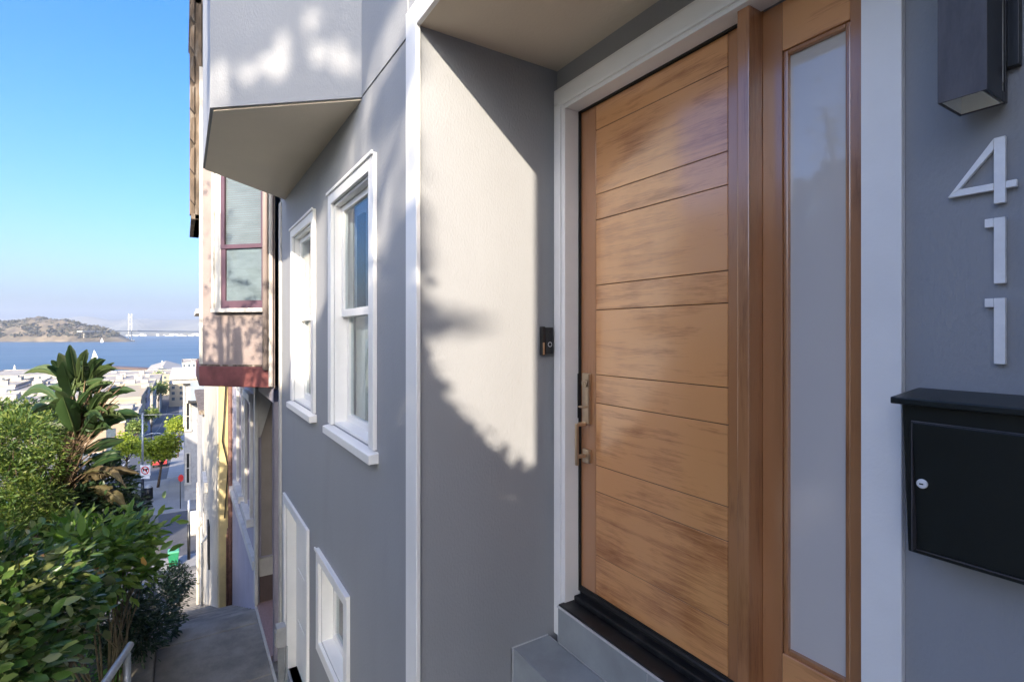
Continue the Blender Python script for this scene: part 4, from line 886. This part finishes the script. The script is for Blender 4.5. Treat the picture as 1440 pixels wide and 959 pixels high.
# gabled pier building with arch and flagpole
D = 560; c = atD(228, 468, D); hw = 19
pr_ = thing('pier_building', 'white gabled pier front with a dark arch and flagpole at the end of the road', 'building', (c.x, c.y, -47.6))
zb_, ze, zp = -47.6, cz(524, D), cz(516.5, D)
k = MB(); k.prism([(c.x - hw, zb_), (c.x - hw, ze), (c.x - hw * .45, ze + 1.2), (c.x, zp), (c.x + hw * .45, ze + 1.2), (c.x + hw, ze), (c.x + hw, zb_)], c.y, c.y + 5, axis=1); k.box(c.x - 60, c.x - hw, c.y + 1, c.y + 12, zb_, ze - 3); k.box(c.x + hw, c.x + 90, c.y + 1, c.y + 12, zb_, ze - 1); k.build('front_wall', 'pier', pr_)
k = MB(); arch = [(c.x - 6, zb_)] + [(c.x - 6 * math.cos(t_), zb_ + 5.5 + 4.5 * math.sin(t_)) for t_ in np.linspace(0, math.pi, 14)] + [(c.x + 6, zb_)]
k.prism(arch, c.y - .3, c.y - .01, axis=1); k.build('arch', 'winglass', pr_)
k = MB(); k.tube([(c.x, c.y + 1, zp), (c.x, c.y + 1, cz(507, D))], .45, 8); k.build('flagpole', 'pier', pr_)
k = MB(); k.prism([(c.x - 17, zb_), (c.x - 17, ze - 1), (c.x, zp - 1), (c.x + 17, ze - 1), (c.x + 17, zb_)], c.y + 5, c.y + 180, axis=1); k.build('shed', 'stone', pr_)
for (p0, p1, D0, D1, lb) in (((148, 518), (214, 524.5), 735, 690, 'long dark pier curving out into the bay'), ((0, 527), (60, 532), 640, 600, 'pale pier edge at the far left shore')):
    a = atD(p0[0], 468, D0); b_ = atD(p1[0], 468, D1); k = MB(); dv = (b_ - a).normalized(); nv = Vector((-dv.y, dv.x, 0)) * 7
    k.prism([((a + nv).x, (a + nv).y), ((b_ + nv).x, (b_ + nv).y), ((b_ - nv).x, (b_ - nv).y), ((a - nv).x, (a - nv).y)], -50.5, -46.5); o = k.build('pier', 'stone' if p0[0] == 0 else 'brown'); tag(o, lb, 'pier')
a = atD(18, 468, 560); k = MB(); k.box(a.x, a.x + 2.4, a.y, a.y + 2.4, -48, cz(519, 560) + 0); k.tube([(a.x + 1.2, a.y + 1.2, cz(519, 560)), (a.x + 1.2, a.y + 1.2, cz(513, 560))], [1.4, .1], 8); o = k.build('clock_tower', 'pier'); tag(o, 'slim white tower on the left shore', 'tower')
# sail boats
def boat(px, py, D, h, lb):
    p = atZ(px, py, -49.5); D = p.dot(FW); hh = h / F * D
    t_ = thing('sailboat', lb, 'sailboat', p, 'sailboats on the bay'); k = MB(); k.prism([(p.x - hh * .22, p.z + .15), (p.x + hh * .28, p.z + .15), (p.x + hh * .34, p.z + hh * .1), (p.x - hh * .26, p.z + hh * .1)], p.y - hh * .06, p.y + hh * .06, axis=1); k.build('hull', 'pier', t_)
    k = MB(); k.prism([(p.x - hh * .2, p.z + hh * .14), (p.x + .0, p.z + hh * .14), (p.x, p.z + hh)], p.y - .06, p.y + .06, axis=1); k.prism([(p.x + .03 * hh, p.z + hh * .14), (p.x + .3 * hh, p.z + hh * .14), (p.x + .03 * hh, p.z + hh * .9)], p.y - .06, p.y + .06, axis=1); k.build('sail', 'signwhite', t_)
    k = MB(); k.tube([(p.x + .01 * hh, p.y, p.z), (p.x + .01 * hh, p.y, p.z + hh * 1.03)], .08, 6); k.build('mast', 'galv', t_)
boat(132.5, 504, 0, 12.5, 'white sailboat just above the top paddle leaves'); boat(143, 481.5, 0, 7, 'tiny white sailboat near the island shore')

# ------------------------------------------------------------------ island, hills, bridge
M['isle'] = mat('island scrub', (.12, .095, .06), .95, .55, .012, dirt=(.05, .065, .035)); M['hills'] = mat('far hills', (.17, .16, .11), 1, .35, .0012, dirt=(.09, .10, .07))
from mathutils import noise
def island(name, pr, D, wid, m, seed, steps_=90, amp=.25):
    """ridge running across the view: profile list (px, y) at depth D, widening to wid metres"""
    k = MB(); xs = np.linspace(pr[0][0], pr[-1][0], steps_); rows = []
    for x in xs:
        hy = np.interp(x, [p[0] for p in pr], [p[1] for p in pr]); top_ = cz(hy, D) + 49.5; row = []
        for j in range(11):
            s_ = j / 10; dd = D + (s_ - .35) * wid; base_ = atD(x, 468, D); q = Vector((base_.x, base_.y, 0)) * (dd / D)
            hgt = top_ * (math.sin(math.pi * s_) ** .7 if 0 < s_ < 1 else 0); nz = noise.noise(Vector((q.x * .006 * 3000 / D, q.y * .006 * 3000 / D, seed))) + .5 * noise.noise(Vector((q.x * .02 * 3000 / D, q.y * .02 * 3000 / D, seed)))
            row.append((q.x, q.y, -49.8 + max(0, hgt * (1 + amp * nz)) + (0 if s_ in (0, 1) else .3)))
        rows.append(row)
    for i in range(len(rows) - 1):
        for j in range(10): k.poly([rows[i][j], rows[i + 1][j], rows[i + 1][j + 1], rows[i][j + 1]], 0, True)
    o = k.build(name, m); o['kind'] = 'structure'; merge_islands(o) if False else None; return o
isl = island('island', [(-160, 470), (-60, 456), (-20, 453), (15, 452), (38, 449), (58, 447), (70, 449), (95, 450), (112, 455), (130, 459), (150, 463), (172, 472), (190, 482)], 3100, 700, 'isle', 3)
# island trees as one far wood
mb = MB(); n = 5200; xs = rng.uniform(-60, 165, n); ss = rng.uniform(.05, .5, n)
pr = [(-160, 470), (-60, 456), (-20, 453), (15, 452), (38, 449), (58, 447), (70, 449), (95, 450), (112, 455), (130, 459), (150, 463), (172, 472), (190, 482)]
pts = []
for x, s_ in zip(xs, ss):
    hy = np.interp(x, [p[0] for p in pr], [p[1] for p in pr]); hgt = (cz(hy, 3100) + 49.5) * math.sin(math.pi * s_) ** .7; q = atD(x, 468, 3100) * ((3100 + (s_ - .35) * 700) / 3100)
    if noise.noise(Vector((x * .04, s_ * 4, 1))) + .25 * (s_ > .2) > -.22: pts.append((q.x, q.y, -49.5 + hgt * .97))
leaves(mb, np.array(pts), 17, 'quad', .2, aspect=.9); M['woods'] = leafmat('far woodland', ((.03, .032, .02), (.055, .052, .032), (.085, .075, .045)), .9, .1)
o = fb('island_woods', mb, 'woods'); tag(o, 'dark woodland covering the island in the bay', 'woods', kind='stuff')
island('hills', [(-700, 450), (-300, 446), (-60, 448), (30, 447), (60, 449), (95, 446), (108, 443.5), (120, 442.5), (135, 445), (160, 449), (200, 447), (235, 449), (270, 448), (330, 446), (600, 444)], 13500, 5500, 'hills', 9, 140, .12)
island('far_shore', [(-300, 467.5), (150, 466.5), (190, 466), (230, 465.5), (270, 465), (340, 465)], 8200, 900, 'hills', 5, 60, .2)
mb = MB()
for i in range(55):
    x = random.uniform(175, 285); D0 = random.uniform(7700, 8100); p = atD(x, 468, D0); s_ = random.uniform(10, 40); mb.box(p.x, p.x + s_ * 2, p.y, p.y + s_, -49.5, -49.5 + random.uniform(8, 42))
o = mb.build('port_buildings', 'pier'); tag(o, 'far white port sheds and cranes along the opposite shore', 'port', kind='stuff')
D = 3250; c = atD(183, 468, D); br = thing('bridge', 'white suspension bridge tower and deck reaching from the island', 'bridge', (c.x, c.y, -49.5))
k = MB()
for dx in (-2.0, 2.0):
    q = atD(183 + dx, 468, D); k.box(q.x - 2.6, q.x + 2.6, q.y - 2.6, q.y + 2.6, -49.5, cz(441.5, D))
for py in (446, 456, 466): 
    q = atD(181, 468, D); q2 = atD(185, 468, D); k.box(q.x, q2.x, min(q.y, q2.y), max(q.y, q2.y) + 1.0, cz(py, D) - 2, cz(py, D) + 2)
q = atD(183, 468, D); k.box(q.x - 20, q.x + 20, q.y - 12, q.y + 12, -49.5, -44); k.build('tower', 'pier', br)
def span(mb, p0, p1, D0, D1, wd, th):
    a = atD(*p0, D0); b_ = atD(*p1, D1); dv = Vector((b_.x - a.x, b_.y - a.y, 0)).normalized(); nv = Vector((-dv.y, dv.x, 0)) * wd; n0 = len(mb.v)
    for P_ in (a, b_):
        for s_ in (-1, 1):
            for hh in (0, -th): mb.v.append((P_.x + nv.x * s_, P_.y + nv.y * s_, P_.z + hh))
    for f in ((0, 1, 3, 2), (4, 6, 7, 5), (0, 4, 5, 1), (2, 3, 7, 6), (0, 2, 6, 4), (1, 5, 7, 3)): mb.f.append([n0 + i for i in f]); mb.m.append(0); mb.sm.append(False)
k = MB(); span(k, (112, 465.2), (189, 464.6), 2870, 3270, 16, 7); span(k, (189, 464.6), (300, 466.5), 3270, 7800, 16, 8); k.build('deck', 'stone', br)
k = MB()
for x, D0 in ((118, 2895), (140, 3000), (160, 3110)): q = atD(x, 468, D0); k.box(q.x - 3, q.x + 3, q.y - 3, q.y + 3, -50, cz(465.5, D0) - 5)
k.build('piers', 'stone', br)
k = MB(); tp = atD(183, 442, D)
for e_ in (atD(150, 464.5, 3060), atD(165, 464.5, 3140), atD(205, 464.8, 3500), atD(222, 465, 3800)):
    mid = tp.lerp(e_, .5) - Vector((0, 0, 12)); k.tube([tp, mid, e_], .45, 5)
k.build('cables', 'pier', br)

# ------------------------------------------------------------------ trees and houses outside the frame that throw the shade
M['shadeleaf'] = leafmat('big tree leaf', ((.03, .06, .02), (.05, .09, .03)), .5, .05)
def inside(pt, poly):
    x, y = pt; c = False; j = len(poly) - 1
    for i in range(len(poly)):
        if (poly[i][1] > y) != (poly[j][1] > y) and x < (poly[j][0] - poly[i][0]) * (y - poly[i][1]) / (poly[j][1] - poly[i][1]) + poly[i][0]: c = not c
        j = i
    return c
def canopy(polys, plane, val, t0, t1, dens, size, jitter=.0, edge=None):
    """leaf positions of a crown whose shade covers the given outline on a wall plane ('X' or 'Y'); all in metres on that wall"""
    out = []
    for poly in polys:
        a = [p[0] for p in poly]; b_ = [p[1] for p in poly]; area = (max(a) - min(a)) * (max(b_) - min(b_)); n = int(area * dens)
        for _ in range(n):
            q = (random.uniform(min(a), max(a)), random.uniform(min(b_), max(b_)))
            if not inside(q, poly): continue
            w_ = Vector((val, q[0], q[1])) if plane == 'X' else Vector((q[0], val, q[1]))
            t_ = random.uniform(t0, t1); out.append(w_ + Vector((-1, -1.65, .852)) * t_ + Vector(rng.normal(size=3)) * jitter)
    return [np.array(o_) for o_ in out]
def wallpoly(pxs, plane, val):
    r_ = []
    for px, py in pxs:
        p = atX(px, py, val) if plane == 'X' else atY(px, py, val); r_.append((p.y, p.z) if plane == 'X' else (p.x, p.z))
    return r_
def shade_tree(name, label, pts, size, loc, up=.3):
    t_ = thing(name, label, 'tree', loc); mb = MB(); leaves(mb, pts, size, 'quad', up, aspect=.75); fb('crown', mb, 'shadeleaf', t_)
    c = Vector(np.mean(np.array(pts), 0)); k = MB(); l0 = Vector(loc); k.tube([l0, l0.lerp(c, .5) + Vector((.3, .1, 0)), c], [.2, .15, .06], 10)
    for i in range(7): e_ = Vector(pts[random.randrange(len(pts))]); k.tube([l0.lerp(c, .6), l0.lerp(e_, .8), e_], [.06, .04, .015], 6)
    k.build('trunk', 'bark', t_); return t_
# crown A: shade on the return wall and the lower facade
ret = wallpoly([(575, 372), (592, 382), (598, 395), (600, 440), (594, 468), (603, 498), (603, 530), (598, 550), (622, 560), (645, 575), (668, 608), (688, 628), (712, 645), (735, 655), (752, 668), (785, 690), (785, 985), (575, 1010)], 'Y', UR)
ra = [(a, b_) for a, b_ in ret]
ptsA = canopy([ra], 'Y', UR, 2.6, 3.3, 2600, .02)
inner = [p for p in [(a, b_ - .16) for a, b_ in ra]]
ptsA2 = [p for p in canopy([inner], 'Y', UR, 3.2, 3.7, 420, .02)]
tw = wallpoly([(601, 532), (650, 560), (700, 610), (752, 640), (752, 660), (700, 640), (640, 575)], 'Y', UR); ptsA += canopy([tw], 'Y', UR, 2.7, 3.2, 110, .03)
def shade_tree2(o_, pts, size):
    mb = MB(); leaves(mb, pts, size, 'quad', .3, aspect=.8); fb('shade_filler', mb, 'shadeleaf', o_)
bt = shade_tree('broadleaf_tree', 'leafy broadleaf tree uphill across the path', ptsA, .075, (-1.8, -3.2, -1.9))
shade_tree2(bt, ptsA2, .2)
fac = wallpoly([(571, 330), (552, 338), (535, 362), (526, 395), (520, 540), (462, 545), (456, 430), (446, 440), (438, 530), (400, 535), (393, 560), (393, 700)], 'X', WF)
u_far = fac[-1][0]; fac[0] = (2.34, fac[0][1]); fac2 = fac[:-1] + [(u_far, -3.6), (2.34, -3.6)]
ptsB = canopy([fac2], 'X', WF, 5.5, 7.0, 420, .06)
inB = [(a, b_ - .35) for a, b_ in fac2]; ptsB2 = canopy([inB], 'X', WF, 7.0, 8.0, 110, .05)
for _ in range(1500):
    p = Vector((random.uniform(-.25, .9), random.uniform(2.5, 14), 0)); p.z = g(p.y); ptsB2.append(np.array(p + Vector((-1, -1.65, .852)) * random.uniform(5.5, 7.5)))  # extra leaves added so the path lies in shade
rt = shade_tree('round_crowned_tree', 'tall round crowned tree on the bank uphill across the path', ptsB, .17, (-7, -10, -.5))
shade_tree2(rt, ptsB2, .36)
# crown C: soft blobs on the bay
def bayface(px, py):
    d_ = ray(px, py); a_ = Vector((B[0] - A[0], B[1] - A[1])); n_ = Vector((-a_.y, a_.x)); t_ = (A[0] * n_.x + A[1] * n_.y) / (d_.x * n_.x + d_.y * n_.y); return d_ * t_
def ell(cx, cy, rx, ry, rot=0, n=18):
    return [(cx + rx * math.cos(i * math.tau / n) * math.cos(rot) - ry * math.sin(i * math.tau / n) * math.sin(rot), cy + rx * math.cos(i * math.tau / n) * math.sin(rot) + ry * math.sin(i * math.tau / n) * math.cos(rot)) for i in range(n)]
ptsC = []
LIT = [(478, 82, 30, 30, 0), (298, 128, 20, 34, 0), (335, 98, 34, 17, 0), (378, 92, 28, 24, 0), (408, 66, 34, 20, -.9), (434, 22, 15, 36, .2), (548, 62, 15, 95, .38), (300, 40, 10, 14, 0), (560, 235, 9, 80, .2)]
for _ in range(5200):
    X_, Y_ = random.uniform(268, 570), random.uniform(-90, 330 if random.random() < .35 else 170)
    if Y_ > 150 and X_ < 525: continue
    sk = False
    for cx, cy, rx, ry, rot in LIT:
        dx, dy = X_ - cx, Y_ - cy; a_ = (dx * math.cos(rot) + dy * math.sin(rot)) / (rx * 1.5); b_ = (-dx * math.sin(rot) + dy * math.cos(rot)) / (ry * 1.35)
        if a_ * a_ + b_ * b_ < 1: sk = True
    if sk or (Y_ > 150 and random.random() < .6): continue
    p = bayface(X_, Y_) if X_ < 508 else atX(X_, Y_, WF); ptsC.append(np.array(p + Vector((-1, -1.65, .852)) * random.uniform(6.2, 7.2)))
for _ in range(3600):
    p = Vector((WF, random.uniform(2.6, 9), random.uniform(2.25, 9.0))); ptsC.append(np.array(p + Vector((-1, -1.65, .852)) * random.uniform(6.2, 8.5)))  # extra leaves added to block the bright sky around the sun
tt_ = shade_tree('tall_tree', 'tall tree far up the hill across the path, with leaves added to block sky glow', ptsC[:-3600], .14, (-6.5, -8.5, 1))
shade_tree2(tt_, ptsC[-3600:], .34)
# dapples on the pink bay
ptsD = []
for _ in range(2000):
    px, py = random.uniform(284, 388), random.uniform(395, 550)
    if noise.noise(Vector((px * .05, py * .07, 4))) + (.12 if py > 440 else -.2) + (.25 if py > 515 else 0) > -.02:
        s_ = spx(px); o_ = Vector((pa[0], pa[1], 0)) + e1 * s_; p = Vector((o_.x, o_.y, -(py - 468) / F * (o_.dot(FW)))); ptsD.append(np.array(p + Vector((-1, -1.65, .852)) * random.uniform(2.3, 2.8)))
for _ in range(500):
    px, py = random.uniform(284, 325), random.uniform(255, 400); s_ = spx(px); o_ = Vector((pa[0], pa[1], 0)) + e1 * s_
    if noise.noise(Vector((px * .05, py * .02, 9))) > .0: p = Vector((o_.x, o_.y, -(py - 468) / F * (o_.dot(FW)))); ptsD.append(np.array(p + Vector((-1, -1.65, .852)) * random.uniform(2.5, 3)))
ptsF = []
for _ in range(5200):
    px, py = random.uniform(291, 391), random.uniform(560, 880); X_ = .8 if px > 324 else .6
    if px < 325 and py < 640 + 30 * noise.noise(Vector((px * .1, 3, 5))): continue
    if px > 358 and py < 610 and random.random() < .5: continue
    p = atX(px, py, X_) if px < 360 else atY(px, py, 7.45); p = p + Vector((-1, -1.65, .852)) * random.uniform(2.7, 3.6)
    if p.dot(FW) > 0 and 720 + F * p.dot(RT) / p.dot(FW) > -90: continue
    ptsF.append(np.array(p))  # leaves added to shade the lavender, yellow and cream walls
sd_ = shade_tree('slender_tree', 'slender small-leaved tree on the bank opposite the house, plus added shading leaves', ptsD, .05, (-2.4, 2.2, -2.6))
shade_tree2(sd_, ptsF, .22)
# low evergreen trees opposite the entry, seen only mirrored in the sidelight
ptsE = list(blob((-4.2, 4.4, -.9), (1.2, 2.4, 1.35), 3600, .3)) + list(blob((-4.6, 1.6, -.2), (.8, .9, 1.9), 1500, .3)) + list(blob((-4.0, 3.0, .6), (.4, .7, .6), 160, .2))
shade_tree('evergreen_tree', 'dark evergreen tree directly opposite the entry', ptsE, .16, (-4.3, 3.5, -3.2))
sh = thing('shade_block', 'unseen block added left of the stairs to shade the street', 'house', (-20, 36, -14)); bx('wall', 'ltgrey', sh, -26, -14, 27, 47, -18, 1.5); bx('roof', 'brown', sh, -26.4, -13.6, 26.6, 47.4, 1.5, 1.9)  # unseen block added so the cross street falls in shade

# ------------------------------------------------------------------ air
HZ = True
if HZ:
    k = MB(); k.box(-15500, 17500, -250, 23500, -60.6, 760); hz = k.build('haze', 'white'); hz['kind'] = 'stuff'; hz.data.materials.clear()
    hm = bpy.data.materials.new('haze air'); hm.use_nodes = True; t = hm.node_tree; t.nodes.remove(t.nodes['Principled BSDF'])
    v = N(t, 'ShaderNodeVolumePrincipled'); v.inputs['Color'].default_value = (.80, .89, 1, 1); v.inputs['Density'].default_value = .000065; v.inputs['Anisotropy'].default_value = .2
    t.links.new(v.outputs[0], t.nodes['Material Output'].inputs['Volume']); hz.data.materials.append(hm)
    tag(hz, 'thin pale haze over the bay and the far hills', 'haze')
